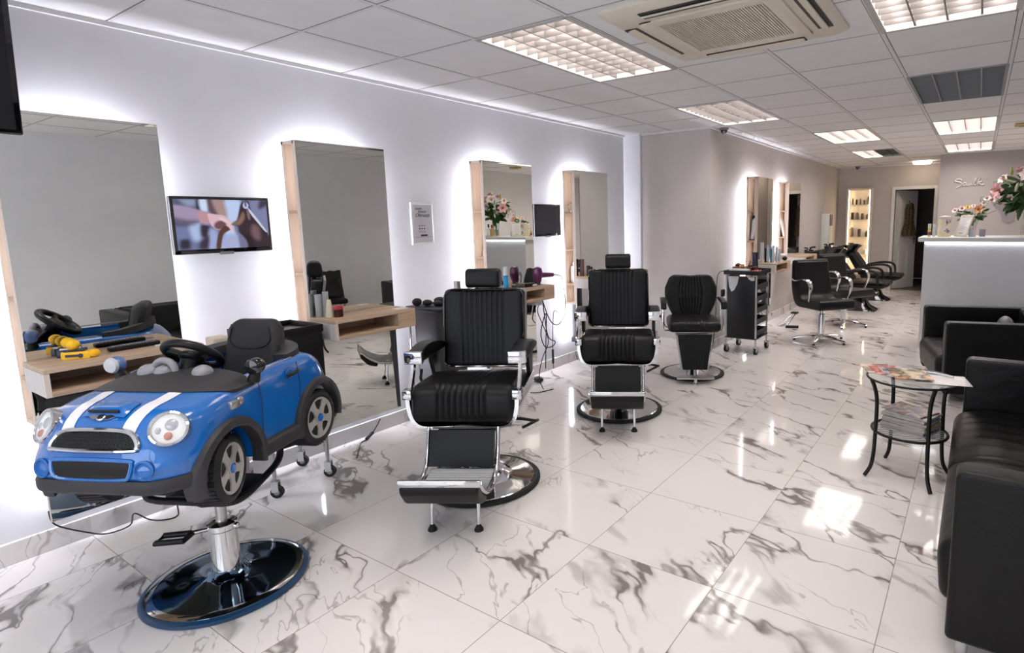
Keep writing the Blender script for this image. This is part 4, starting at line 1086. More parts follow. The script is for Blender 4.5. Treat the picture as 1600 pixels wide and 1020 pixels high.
for i, (x, y) in enumerate(((.17, 1.53), (.22, 1.57), (.19, 1.62))):
    k = nb(); box(k, x - .04, x + .04, y - .012, y + .012, .875, .915 + .006 * i, .006); tube(k, [(x - .04, y, .91), (x - .06, y, .925), (x - .075, y + .01, .92)], .006)
    o = obj('hair_clipper', k, BPLAS); tag(o, ('black clipper at the near end of the cart tray behind the toy car', 'black clipper in the middle of the cart tray behind the toy car', 'black clipper farthest along the cart tray behind the toy car')[i], 'clipper', 'clippers on the cart tray')
t = thing('white_bin', 'small cream box by the wall between the left desk and the black cart', 'box', (.10, 1.36, .0))
k = nb(); box(k, 0, .10, 0, .09, .74, .885, .012, 3); obj('casing', k, CREAM, t)
k = nb(); box(k, .03, .07, .03, .06, .0, .745); obj('stand', k, CREAM, t)
# ------------------------------------------------------------------ barber chairs   (local: x forward, y to the chair's left, z up; origin under the base column)
FL = [-.125, -.095, -.065, -.035, -.005, .025, .055, .085, .115]
def barber_chair(label, loc, F, extended):
    t = thing('barber_chair', label, 'chair', (*loc, 0), face_rot(F), 'black and chrome barber chairs')
    k = nb(); lathe(k, [(.318, 0), (.330, .006), (.330, .018), (.318, .026), (.302, .024)], 64); obj('base_rim', k, RUBBER, t)
    k = nb(); lathe(k, [(.304, .018), (.295, .027), (.25, .031), (.18, .038), (.12, .05), (.10, .065), (.095, .075)], 64); obj('base_plate', k, CHROME, t)
    k = nb(); lathe(k, [(.098, .07), (.098, .10), (.085, .11), (.085, .30), (.06, .31), (.06, .40), (0, .40)], 32); obj('column', k, BGLOSS, t)
    k = nb(); box(k, -.18, .26, -.15, .15, .385, .425, .01); box(k, -.14, .22, -.2, -.17, .40, .43); box(k, -.14, .22, .17, .2, .40, .43); obj('seat_carriage', k, BPLAS, t)
    k = nb(); tube(k, [(-.02, .06, .34), (-.05, .20, .35), (-.07, .30, .33), (-.16, .30, .30), (-.12, .22, .27)], .009, 10, sm=4); obj('pump_lever', k, BPLAS, t)
    # chrome cradle: U-shaped rim round the cushion
    k = nb()
    def U(x, g):
        o_ = []
        for s_, z in ((-.287, .592), (-.284, .53), (-.262, .462), (-.20, .432), (0, .426), (.20, .432), (.262, .462), (.284, .53), (.287, .592)): o_.append(V((x, s_, z)))
        o_ = smooth(o_, 4)
        c = V((x, 0, .62)); inn = []
        for p in o_:
            inn.append(V((x, p.y * (1 - g / .287), p.z + g * max(.25, (1 - abs(p.y) / .287)))))
        return o_ + inn[::-1]
    loft(k, [U(-.20, .02), U(.285, .024), U(.312, .024), U(.318, .020)], True); obj('chrome_cradle', k, CHROME, t)
    k = nb(); slab(k, rpoly([(-.20, .46, .03), (.335, .452, .065), (.325, .650, .085), (-.05, .628, .05), (-.20, .60, .03)], 8), -.262, .262, .03, FL, .006, .006, fzone=lambda p: p.y > .47 and p.x > -.18, sub=.02)
    obj('seat_cushion', k, LEATH, t)
    k = nb(); slab(k, rpoly([(-.165, .628, .02), (-.235, 1.072, .03), (-.315, 1.062, .03), (-.245, .618, .02)], 6), -.236, .236, .028, FL, .006, .006, fzone=lambda p: p.x > -.19 - (p.y - .63) * .2 and .66 < p.y < 1.1, sub=.02)
    bc = obj('backrest', k, LEATH, t)
    k = nb()
    pts = [V((-.172 - (z - .628) * .157, y, z)) for y, z in [(p.x, p.y) for p in rpoly([(-.236, .625, .05), (.236, .625, .05), (.232, 1.07, .06), (-.232, 1.07, .06)], 6)]]
    tube(k, pts, .006, 8, True); obj('piping', k, BGLOSS, bc)
    k = nb(); slab(k, rpoly([(-.232, .618, .01), (-.315, 1.066, .02), (-.332, 1.062, .02), (-.255, .612, .01)], 4), -.240, .240, .015); obj('back_shell', k, mat('grey_back_shell', '#a8a49e', .4), bc)
    k = nb()
    for s in (-1, 1): cyl(k, (-.275, s * .045, 1.05), (-.265, s * .045, 1.10), .007)
    hp = obj('headrest_posts', k, CHROME, t)
    k = nb(); slab(k, rpoly([(-.315, 1.075, .035), (-.205, 1.078, .035), (-.212, 1.192, .04), (-.308, 1.188, .045)], 6), -.100, .100, .016); obj('headrest', k, LEATH, t)
    for s in (-1, 1):
        k = nb(); slab(k, rpoly([(-.20, .735, .02), (.20, .742, .01), (.21, .798, .02), (.06, .822, .06), (-.12, .80, .05), (-.22, .765, .02)], 6), s * .268 - .040, s * .268 + .040, .012); ar = obj('armrest', k, LEATH, t)
        k = nb(); box(k, .200, .232, s * .268 - .047, s * .268 + .047, .738, .803, .006); obj('armrest_cap', k, CHROME, ar)
        k = nb(); loft(k, [[V((x + a, s * yy, z)) for a, yy in ((-.018, .272), (.018, .272), (.018, .286), (-.018, .286))] for x, z in ((.19, .75), (.205, .70), (.235, .65), (.27, .60))], True); obj('arm_strut', k, CHROME, ar)
        k = nb(); box(k, .245, .325, s * .278 - .024, s * .278 + .024, .578, .626, .005); obj('corner_block', k, CHROME, ar)
        k = nb(); poly(k, [(-.21, s * .262, .76), (-.05, s * .262, .75), (-.05, s * .262, .70), (-.10, s * .262, .60), (-.17, s * .262, .59)], .022 * s, (0, 1, 0)); obj('arm_side_panel', k, LEATH, ar)
    # leg rest panel and the upturned ribbed footrest
    A, B = (.315, .425), (.375, .245); fx, fz = extended, .225; dx = extended - .49
    def at_(f): return V((A[0] + (B[0] - A[0]) * f, 0, A[1] + (B[1] - A[1]) * f))
    PL = smooth([V((x + dx, 0, z)) for x, z in ((.345 - dx, .232), (.44, .212), (.54, .225), (.63, .275), (.69, .335))], 6)
    for s in (-1, 1):
        k = nb(); tube(k, [at_(-.06) + V((0, s * .178, 0)), at_(.9) + V((0, s * .178, 0))] + [p + V((0, s * .176, -.004)) for p in PL[6:]], .011, 10); obj('legrest_rail', k, CHROME, t)
    k = nb(); loft(k, [[p + V((0, -.162, 0)), p + V((0, .162, 0)), p + V((.022, .162, .009)), p + V((.022, -.162, .009))] for p in (at_(.03), at_(.97))], True)
    obj('legrest_panel', k, LEATH, t)
    k = nb()
    loft(k, [[p + V((0, -.164, -.006)), p + V((0, .164, -.006)), p + V((0, .164, -.001)), p + V((0, -.164, -.001))] for p in PL], True)
    for i in range(1, len(PL) - 3):
        for f in (0, .5):
            p = PL[i].lerp(PL[i + 1], f); tube(k, [p + V((0, -.160, .001)), p + V((0, .160, .001))], .0038, 6)
    obj('footrest_plate', k, STEEL, t)
    tp = PL[-1]
    k = nb(); box(k, tp.x - .006, tp.x + .014, -.182, .182, tp.z - .018, tp.z + .012, .004); obj('footrest_bar', k, CHROME, t)
    k = nb(); slab(k, rpoly([(tp.x - .02, tp.z - .022, .004), (tp.x + .014, tp.z - .016, .008), (tp.x + .016, tp.z - .05, .02), (tp.x - .045, tp.z - .125, .03), (tp.x - .12, tp.z - .145, .03), (tp.x - .13, tp.z - .115, .01), (tp.x - .07, tp.z - .085, .03)], 5), -.176, .176, .012); obj('footrest_pad', k, LEATH, t)
    for s in (-1, 1):
        k = nb(); cyl(k, (fx - .02, s * .112, fz), (fx, s * .112, .02), .0085); lg = obj('footrest_leg', k, CHROME, t)
        k = nb(); lathe(k, [(.022, 0), (.022, .008), (.012, .024), (.009, .032), (0, .032)], 18, c=(fx, s * .112, 0)); obj('rubber_foot', k, RUBBER, lg)
    k = nb(); tube(k, [(.02, -.30, .66), (.02, -.31, .61), (.0, -.305, .56)], .008); obj('recline_lever', k, BPLAS, t)
    return t
barber_chair('nearest black barber chair, left of centre, beside the blue toy car', (1.205, 2.23), (.515, -.857), .53)
barber_chair('second black barber chair farther along, in front of the fourth mirror', (1.236, 3.69), (.504, -.864), .465)

# third chair: rounded back, tapered leg panel
t = thing('styling_recliner', 'black padded chair with rounded back, slim armrests and tapered leg panel', 'chair', (1.284, 4.95, 0), face_rot((.48, -.877)))
k = nb(); lathe(k, [(.285, 0), (.300, .006), (.300, .016), (.288, .024), (.27, .022)], 56); obj('base_rim', k, RUBBER, t)
k = nb(); lathe(k, [(.272, .015), (.265, .025), (.2, .032), (.1, .045), (.07, .06)], 56); obj('base_plate', k, CHROME, t)
k = nb(); lathe(k, [(.07, .055), (.07, .12), (.05, .13), (.05, .42), (0, .42)], 28); obj('column', k, CHROME, t)
F3 = [-.105, -.075, -.045, -.015, .015, .045, .075, .105]
def w3(w):
    z = w.y; a = (z - .50) / .42
    return (.62 + .40 * math.sin(min(1, max(0, a + .02) / .62) * math.pi / 2)) if a < .62 else 1.02 - .27 * ((a - .62) / .38) ** 2.4
k = nb(); slab(k, rpoly([(-.13, .50, .03), (-.165, .70, .2), (-.205, .925, .03), (-.265, .915, .03), (-.225, .70, .2), (-.19, .50, .03)], 8), -.245, .245, .035, F3, .006, .006, fzone=lambda p: p.x > -.155 - (p.y - .5) * .14, sub=.02, wfun=w3)
for v in k.verts:
    if v.co.z > .86: v.co.z -= .007 * math.exp(-(v.co.y / .07) ** 2) * (v.co.z - .86) / .06
bk = obj('backrest', k, LEATH, t)
k = nb(); tube(k, [(-.168, y, .715) for y in (-.12, 0, .12)], .006, 8); obj('lumbar_seam', k, BPLAS, bk)
k = nb(); slab(k, rpoly([(-.16, .44, .03), (.28, .445, .05), (.285, .535, .06), (.1, .565, .1), (-.16, .545, .03)], 7), -.238, .238, .045, F3, .003, .006, fzone=lambda p: p.y > .5); obj('seat_cushion', k, LEATH, t)
k = nb(); box(k, -.12, .2, -.17, .17, .415, .44, .006); obj('seat_frame', k, STEEL, t)
for s in (-1, 1):
    k = nb(); slab(k, rpoly([(-.16, .69, .01), (.13, .68, .015), (.16, .635, .01), (.175, .65, .01), (.15, .715, .03), (-.02, .725, .05), (-.18, .71, .02)], 5), s * .272 - .026, s * .272 + .026, .010); ar = obj('armrest', k, LEATH, t)
    k = nb(); tube(k, [(.12, s * .272, .69), (.11, s * .274, .56), (.11, s * .272, .45), (.08, s * .24, .43), (.05, s * .15, .43)], .008, 10, sm=4); tube(k, [(-.10, s * .272, .70), (-.09, s * .274, .56), (-.07, s * .25, .44), (-.05, s * .15, .43)], .008, 10, sm=4); obj('arm_tube', k, CHROME, ar)
k = nb()
loft(k, [[V((x, -w, z)), V((x, w, z)), V((x + .04, w * .94, z)), V((x + .04, -w * .94, z))] for x, w, z in ((.25, .158, .425), (.27, .14, .30), (.29, .112, .12))], True)
pn = obj('legrest_panel', k, LEATH, t)
k = nb()
for y in (-.09, -.06, -.03, 0, .03, .06, .09): tube(k, [(.291, y, .42), (.332, y * .7, .125)], .0022, 6)
obj('panel_stitching', k, BPLAS, pn)
for s in (-1, 1):
    k = nb(); loft(k, [[V((x - .0, s * (w + .004), z)), V((x + .045, s * (w * .94 + .006), z)), V((x + .045, s * (w * .94 + .010), z)), V((x, s * (w + .012), z))] for x, w, z in ((.25, .158, .425), (.27, .14, .30), (.29, .112, .12))], True); obj('panel_edge', k, STEEL, t)
k = nb(); box(k, .29, .40, -.165, .165, .048, .062, .004); tube(k, [(.29, 0, .12), (.31, 0, .06)], .012); obj('footrest', k, STEEL, t)
k = nb(); cyl(k, (.385, 0, .05), (.385, 0, .016), .014); lathe(k, [(.03, 0), (.03, .012), (.014, .018), (0, .018)], 18, c=(.385, 0, 0)); obj('footrest_leg', k, CHROME, t)

# ------------------------------------------------------------------ silver-armed styling chairs
def styling_chair(label, loc, F):
    t = thing('styling_chair', label, 'chair', (*loc, 0), face_rot(F), 'silver-armed styling chairs')
    for i in range(5):
        a = 2 * math.pi * i / 5 + .35; c, s = math.cos(a), math.sin(a)
        k = nb(); loft(k, [[V((c * r - s * w * d, s * r + c * w * d, z + e)) for d, e in ((-1, 0), (1, 0), (1, .014), (.4, .022), (-.4, .022), (-1, .014))] for r, w, z in ((.035, .024, .055), (.15, .020, .050), (.25, .016, .032), (.31, .014, .018))], True); lg = obj('star_leg', k, CHROME, t)
        k = nb(); lathe(k, [(.016, 0), (.017, .012), (.012, .02), (0, .02)], 14, c=(c * .295, s * .295, 0)); obj('glide', k, BPLAS, lg)
    k = nb(); lathe(k, [(.042, .045), (.042, .08), (.038, .085), (.038, .32), (.022, .325), (.022, .41), (0, .41)], 28); obj('column', k, CHROME, t)
    k = nb(); prof = rpoly([(-.20, .40, .10), (.27, .405, .04), (.285, .445, .03), (.275, .515, .035), (-.10, .485, .10), (-.185, .80, .2), (-.215, .955, .035), (-.275, .945, .035), (-.285, .62, .2)], 8)
    slab(k, prof, -.235, .235, .02, (), sub=.04); sh = obj('seat_shell', k, LEATH, t)
    k = nb(); slab(k, rpoly([(-.10, .50, .03), (-.178, .75, .1), (-.19, .93, .03), (-.235, .93, .02), (-.22, .7, .1), (-.17, .5, .03)], 5), -.215, .215, .015); obj('back_pad', k, LEATH, sh)
    for s in (-1, 1):
        k = nb()
        P = smooth([V((-.255, s * .238, .725)), V((-.14, s * .255, .715)), V((0, s * .268, .742)), (V((.10, s * .272, .735))), V((.15, s * .272, .67)), V((.135, s * .268, .58)), V((.10, s * .252, .49))], 5)
        rings = []
        for i, p in enumerate(P):
            d = (P[min(i + 1, len(P) - 1)] - P[max(i - 1, 0)]).normalized(); n_ = V((-d.z, 0, d.x)); f = i / (len(P) - 1); w = .010 + .018 * math.sin(math.pi * min(1, f * 1.1))
            rings.append([p + V((0, w * a, 0)) + n_ * .008 * b for a, b in ((-1, -1), (1, -1), (1, .4), (.5, 1), (-.5, 1), (-1, .4))])
        loft(k, rings, True); obj('armrest', k, mat('satin_silver', '#d4d3d2', .16, metal=1.0), t)
    return t
styling_chair('nearer black styling chair with silver loop arms and star base', (2.0, 7.03), (.76, -.65))
styling_chair('farther black styling chair with silver loop arms, half hidden behind the nearer one', (2.03, 8.2), (.86, -.5))
k = nb()
# ------------------------------------------------------------------ wash units by the hallway wall
def wash_unit(label, loc, rz):
    t = thing('wash_unit', label, 'wash unit', (*loc, 0), rz, 'black backwash units')
    k = nb(); loft(k, [[(p.x * k_ + dx, p.y * k_, z) for p in rpoly([(-.24, -.2, .12), (.24, -.2, .12), (.24, .2, .12), (-.24, .2, .12)], 5)] for k_, dx, z in ((1.0, 0, 0), (.96, 0, .02), (.62, -.02, .08), (.45, -.04, .2), (.5, 0, .3), (.75, .06, .40))], True); obj('pedestal', k, BGLOSS, t)
    k = nb(); slab(k, rpoly([(-.22, .38, .05), (.30, .35, .06), (.42, .40, .05), (.42, .46, .05), (.15, .475, .1), (-.22, .47, .04)], 7), -.25, .25, .05); obj('seat_cushion', k, LEATH, t)
    k = nb(); slab(k, rpoly([(-.10, .48, .03), (-.35, .84, .05), (-.46, .80, .04), (-.24, .42, .05)], 6), -.24, .24, .05); obj('backrest', k, LEATH, t)
    for s in (-1, 1):
        k = nb(); tube(k, [(-.26, s * .29, .56), (-.05, s * .29, .62), (.14, s * .29, .635), (.24, s * .29, .60), (.265, s * .29, .50), (.26, s * .27, .43)], .019, 12, sm=6); tube(k, [(.26, s * .27, .44), (.20, s * .2, .42)], .016); obj('armrest', k, BPLAS, t)
    k = nb(); tube(k, [(-.62, 0, .02), (-.60, 0, .4), (-.58, 0, .72)], .06, 16); lathe(k, [(.2, 0), (.2, .02), (.06, .05)], 24, c=(-.62, 0, 0)); obj('basin_column', k, BGLOSS, t)
    k = nb(); mx = M.Translation((-.56, 0, .80)) @ M.Rotation(R(-10), 4, 'Y')
    rings = []
    for a, b, z in ((.10, .09, -.10), (.20, .19, -.06), (.27, .24, .04), (.31, .26, .13), (.29, .245, .135), (.24, .21, .05), (.12, .12, -.04), (.02, .02, -.06)):
        rings.append([(a * math.cos(q) + (.04 if math.cos(q) > .2 and z > .1 else 0), b * math.sin(q), z - (.05 * max(0, math.cos(q)) ** 3 if z > .1 else 0)) for q in [2 * math.pi * i / 28 for i in range(28)]])
    loft(k, rings, True, mx=mx); obj('basin', k, BGLOSS, t)
    k = nb(); tube(k, [(-.80, .05, .92), (-.79, .05, .955), (-.72, .05, .965)], .016, 10, sm=3); tube(k, [(-.82, -.06, .92), (-.82, -.06, .95), (-.87, -.05, .955)], .012, 8, sm=3); box(k, -.86, -.76, -.1, .1, .88, .93, .01); obj('mixer_tap', k, BGLOSS, t)
    return t
wash_unit('nearer black backwash unit with basin, behind the styling chairs', (2.0, 9.75), 0)
wash_unit('farther black backwash unit with basin, close to the lit product cabinet', (2.03, 11.05), 0)
# folding chrome footstool under hallway desk
t = thing('foot_stand', 'small chrome folding stand on the floor under the hallway mirrors', 'stand', (1.42, 7.75, 0))
k = nb(); tube(k, [(-.08, 0, .016), (.06, .05, .19)], .010); tube(k, [(.0, -.05, .016), (.09, .05, .18)], .010); tube(k, [(-.11, -.06, .016), (-.06, .08, .016)], .013); obj('chrome_legs', k, CHROME, t)
k = nb(); tube(k, [(.0, -.10, .018), (.15, -.04, .018)], .018); box(k, .03, .12, .0, .09, .18, .20, .008); obj('black_pad', k, RUBBER, t)
# ------------------------------------------------------------------ black sofas
def sofa(name, label, cat, loc, rz, length, depth, arm_h, seat_h, arm_t=.11, cushions=2, bulge=.045):
    """local: x from the front edge to the back, y along the sofa"""
    t = thing(name, label, cat, loc, rz, 'black leather sofas on chrome feet')
    for y0 in (0, length - arm_t):
        k = nb(); slab(k, rpoly([(0, .075, .02), (depth, .075, .02), (depth, arm_h, .03), (0, arm_h, .035)], 6), y0, y0 + arm_t, .014, sub=.05); ar = obj('armrest', k, SOFAL, t)
        k = nb()
        for yy in (y0 + .003, y0 + arm_t - .003): tube(k, [V((p.x, yy, p.y)) for p in rpoly([(.012, .085, .02), (depth - .012, .085, .02), (depth - .012, arm_h - .012, .03), (.012, arm_h - .012, .03)], 6)], .0035, 6, True)
        obj('piping', k, BPLAS, ar)
    y0, y1 = arm_t + .002, length - arm_t - .002; n = cushions; cw = (y1 - y0) / n
    k = nb(); box(k, .03, depth - .02, y0, y1, .09, seat_h - .14, .01); obj('base_panel', k, SOFAL, t)
    for i in range(n):
        a, b = y0 + i * cw + .002, y0 + (i + 1) * cw - .002
        k = nb(); slab(k, rpoly([(-bulge + .02, seat_h - .26, .05), (depth - .2, seat_h - .14, .03), (depth - .2, seat_h - .01, .03), (.10, seat_h + .012, .12), (-bulge, seat_h - .04, .07)], 8), a, b, .04, sub=.03)
        for v in k.verts:
            v.co.z += .005 * math.sin(v.co.y * 55 + v.co.x * 7) * max(0, 1 - abs(v.co.x - .2) / .35) * (1 if v.co.z > seat_h - .03 else 0)
        obj('seat_cushion', k, SOFAL, t)
        k = nb(); slab(k, rpoly([(depth - .22, seat_h - .03, .03), (depth - .06, seat_h - .03, .03), (depth - .05, arm_h + .01, .05), (depth - .17, arm_h + .02, .05)], 7), a, b, .04, sub=.05); obj('back_cushion', k, SOFAL, t)
    k = nb(); box(k, depth - .06, depth, y0, y1, .09, arm_h, .02, 3); obj('back_panel', k, SOFAL, t)
    for x in (.05, depth - .05):
        for y in (.055, length - .055):
            k = nb(); cyl(k, (x, y, 0), (x, y, .08), .018); obj('leg', k, CHROME, t)
    return t
sofa('leather_sofa', 'long black leather sofa in the lower right corner beside the side table', 'sofa', (3.472, 2.05, 0), 0, 1.80, .82, .655, .385)
sofa('leather_sofa', 'smaller black leather sofa set at an angle in front of the white counter', 'sofa', (3.325, 5.08, 0), R(13), 1.00, .88, .637, .38, cushions=1)
k = nb(); ell(k, (0, 0, 0), (.06, .13, .105))
k.transform(M.Translation((3.722, 5.83, .50)) @ M.Rotation(R(13), 4, 'Z'))
o = obj('cushion', k, mat('grey_shiny_cushion', '#8f8d92', .3)); tag(o, 'small shiny grey cushion on the farther angled sofa', 'cushion')

# ------------------------------------------------------------------ round side table with magazines
t = thing('side_table', 'round glass-top side table with curved black metal legs beside the sofa', 'table', (3.227, 3.53, 0))
R0 = .225
k = nb(); tube(k, [(R0 * math.cos(a), R0 * math.sin(a), .563) for a in [2 * math.pi * i / 48 for i in range(48)]], .006, 8, True); obj('top_ring', k, BPLAS, t)
k = nb(); lathe(k, [(0, .566), (R0 - .004, .566), (R0 - .004, .572), (0, .572)], 48); obj('glass_top', k, mat('table_glass', '#eef6f3', .02, alpha=.14), t)
for i in range(4):
    a = math.atan2(-.13, -.197) + i * math.pi / 2; c, s = math.cos(a), math.sin(a)
    k = nb(); tube(k, [(c * r, s * r, z) for r, z in ((.222, .560), (.205, .52), (.190, .46), (.186, .38), (.188, .26), (.192, .14), (.205, .06), (.238, .004))], .0105, 10, sm=5); obj('leg', k, BPLAS, t)
k = nb(); tube(k, [(.188 * math.cos(a), .188 * math.sin(a), .262) for a in [2 * math.pi * i / 48 for i in range(48)]], .008, 8, True)
sf = obj('shelf_ring', k, BPLAS, t)
k = nb()
for y in [-.15 + .03 * i for i in range(11)]:
    w = math.sqrt(.186 ** 2 - y * y); tube(k, [(-w, y, .262), (w, y, .262)], .0035, 6, mx=M.Rotation(R(25), 4, 'Z'))
obj('wire_shelf', k, STEEL, sf)
PG = mat('magazine_pages', '#b9b2ad', .6)
def cover(hexes, seed):
    n_ = 'magazine_cover_%d' % seed
    m = bpy.data.materials.new(n_); m.use_nodes = True; nt = m.node_tree
    tcn = nt.nodes.new('ShaderNodeTexCoord'); nn = nt.nodes.new('ShaderNodeTexNoise'); nn.inputs['Scale'].default_value = 9 + seed % 5; nn.inputs['Detail'].default_value = 2
    mp = nt.nodes.new('ShaderNodeMapping'); mp.inputs['Location'].default_value = (seed * 3.1, seed * 1.7, 0)
    rp = ramp(nt, [(.3 + .1 * i, srgb(h)) for i, h in enumerate(hexes)])
    nt.links.new(tcn.outputs['Object'], mp.inputs[0]); nt.links.new(mp.outputs[0], nn.inputs['Vector']); nt.links.new(nn.outputs['Fac'], rp.inputs['Fac']); nt.links.new(rp.outputs[0], nt.nodes['Principled BSDF'].inputs['Base Color'])
    nt.nodes['Principled BSDF'].inputs['Roughness'].default_value = .25
    return m
def magazine(label, x, y, z, rz, w, l, th, m, group, tilt=0.0, curl=0.0, spine=None):
    t = thing('magazine', label, 'magazine', (x, y, z), rz, group); t.rotation_euler = (0, tilt, rz)
    k = nb(); box(k, -w / 2 + .002, w / 2 - .002, -l / 2 + .002, l / 2, .0006, th - .0006); obj('pages', k, PG, t)
    k = nb(); box(k, -w / 2, w / 2, -l / 2, l / 2, th - .0006, th); box(k, -w / 2, w / 2, -l / 2, l / 2, 0, .0006); box(k, -w / 2, w / 2, -l / 2, -l / 2 + .002, 0, th)
    obj('cover', k, m if spine is None else [m, spine], t)
    return t
# stack on the lower shelf
covs = [cover(['#5d5a5c', '#8d8785', '#c9c2bd'], 1), cover(['#d8d2cc', '#a59a96', '#6f6a6c'], 2), cover(['#c9ae7d', '#e0d0a8', '#b99a68'], 3), cover(['#4c4a50', '#8a8488', '#bdb7b6'], 4)]
z = .2665
names = ['lowest', 'second lowest', 'third lowest', 'fourth from the bottom', 'fifth from the bottom', 'sixth from the bottom', 'seventh from the bottom', 'eighth from the bottom', 'third from the top', 'second from the top']
for i in range(10):
    th = (.010, .008, .011, .009, .013, .008, .012, .009, .010, .009)[i]
    magazine('magazine %s in the stack on the side table lower shelf' % names[i], 3.235 + random.uniform(-.008, .008), 3.545 + random.uniform(-.008, .008), z, R(70 + random.uniform(-2.5, 2.5)), .185, .235, th, covs[(2 if i == 4 else (i % 2 if i % 3 else 3))], 'magazines stacked on the lower shelf'); z += th + .0004
magazine('red and white magazine lying on top of the stack on the lower shelf', 3.225, 3.555, z, R(62), .18, .23, .007, cover(['#a13a3a', '#5e4436', '#d8c8c0', '#8c7f96'], 7), 'magazines stacked on the lower shelf')
# on the glass
z = .5725
k = nb(); box(k, 0, .26, -.10, .10, 0, .0018); k.transform(M.Translation((3.235, 3.50, z)) @ M.Rotation(R(12), 4, 'Z'))
o = obj('leaflet', k, cover(['#d9d6d6', '#e6e3e3', '#cfcccd'], 11)); tag(o, 'pale grey leaflet overhanging the right edge of the glass side table', 'leaflet')
magazine('brown and white magazine at the left end of the fan on the glass table', 3.045, 3.62, z + .0002, R(24), .16, .21, .003, cover(['#f0e8e2', '#8a6a58', '#6c5a48', '#e9c9b8'], 12), 'magazines fanned on the glass table')
magazine('white and red magazine second from left on the glass table', 3.105, 3.595, z + .0036, R(22), .17, .215, .003, cover(['#f2ecea', '#d9634c', '#c2452f', '#f3d6cb'], 13), 'magazines fanned on the glass table')
magazine('grey-white magazine under the yellow one on the glass table', 3.16, 3.56, z + .007, R(20), .18, .22, .003, cover(['#e8e4e6', '#a39aa4', '#d3cbd0', '#6a5a62'], 14), 'magazines fanned on the glass table')
magazine('magazine with dark figures and yellow cover on top of the glass table', 3.215, 3.525, z + .0104, R(17), .19, .225, .004, cover(['#e0b23c', '#e9d9b4', '#4a3a38', '#c98f6a', '#f0c24a'], 15), 'magazines fanned on the glass table')
k = nb(); tube(k, [(3.20, 3.68, z + .006), (3.33, 3.64, z + .006), (3.42, 3.60, z + .006)], .006, 8); o = obj('rolled_paper', k, PAPER); tag(o, 'thin rolled white paper at the back of the glass side table', 'paper')

# ------------------------------------------------------------------ reception counter
t = thing('reception_counter', 'white reception counter lit under its overhanging top', 'counter', (3.0, 7.155, 0))
CW = mat('counter_white', '#dfdee0', .3)
k = nb(); box(k, 0, 1.70, 0, .55, .08, 1.165, .002, 1); obj('front_panel', k, CW, t)
k = nb(); box(k, -.004, 1.70, -.008, .55, 0, .079, .002, 1); obj('plinth', k, CW, t)
k = nb(); box(k, -.055, 1.70, -.06, .62, 1.168, 1.214, .003, 1); obj('countertop', k, WHITE, t)
k = nb(); box(k, .01, 1.69, -.014, -.002, 1.150, 1.164); obj('light_strip', k, LEDC, t)
CY = 1.2145
# things on the counter
t = thing('notice_frame', 'tilted cream picture frame with a printed notice on the counter', 'picture frame', (3.315, 7.31, CY), R(-48)); fm = M.Rotation(R(-22), 4, 'X') @ M.Translation((0, 0, .012))
fm = M.Translation((.0, .0, .004)) @ M.Rotation(R(-14), 4, 'Y') if False else M.Translation((0, 0, .006)) @ M.Rotation(R(-20), 4, 'X')
sk = M(((1, 0, .0, 0), (0, 1, 0, 0), (0, 0, 1, 0), (0, 0, 0, 1)))
k = nb()
for q in ((-.085, -.067, 0, .235), (.067, .085, 0, .235), (-.067, .067, 0, .018), (-.067, .067, .217, .235)): box(k, q[0], q[1], 0, .014, q[2], q[3], .002, 1, mx=fm)
obj('frame', k, CREAM, t)
k = nb(); box(k, -.067, .067, .004, .01, .018, .217, mx=fm); obj('sheet', k, PAPER, t)
k = nb()
for i in range(9): box(k, -.05, .05 - .02 * (i % 3), .0032, .0038, .19 - i * .015, .193 - i * .015, mx=fm)
box(k, -.035, .02, .0030, .0038, .030, .042, mx=fm)
obj('printed_lines', k, mat('pale_ink', '#a9a6ad', .6), t)
k = nb(); box(k, -.02, .02, .0, .006, 0, .17, mx=M.Translation((0, .15, .0)) @ M.Rotation(R(20), 4, 'X')); obj('frame_stand', k, CREAM, t)
bottle('mini_bottle', 'small yellow and purple bottle with white cap at the left end of the counter', 'bottle', (3.03, 7.34, CY), .017, .09, AMBER, WHITE, .05, .014, lab=PURPLE)
bottle('mini_bottle', 'second small pale bottle beside the left end bottle on the counter', 'bottle', (3.07, 7.40, CY), .016, .10, PALEB, WHITE, .035, .012)
t = thing('round_canister', 'cream canister printed with purple and yellow blossoms on the counter', 'canister', (3.17, 7.38, CY))
cm = cover(['#f0eae4', '#efe6cf', '#e9d897', '#efe6de', '#7d5a86'], 23)
k = nb(); lathe(k, [(0, 0), (.062, 0), (.064, .01), (.064, .20), (.058, .218), (0, .222)], 32); obj('canister_body', k, cm, t)
k = nb(); lathe(k, [(.0645, .185), (.066, .19), (.066, .212), (.0, .226)], 32); obj('lid', k, PINKL, t)
for i, (x, h_, r) in enumerate(((3.415, .09, .02), (3.445, .075, .018), (3.36, .085, .018))):
    bottle('cosmetic_bottle', ('pale bottle in front of the glass vase on the counter', 'pink-capped small bottle right of the glass vase', 'amber bottle half hidden by the notice frame')[i], 'bottle', (x, 7.32 + .03 * i, CY), r, h_, (PALEB, PINKL, AMBER)[i], (WHITE, PINK, BPLAS)[i], .025, .012, 'small cosmetics by the counter vase')
k = nb(); box(k, 3.49, 3.545, 7.42, 7.47, CY, CY + .075, .003); o = obj('card_box', k, GREYP); tag(o, 'small grey square card box on the counter right of the vase', 'box')
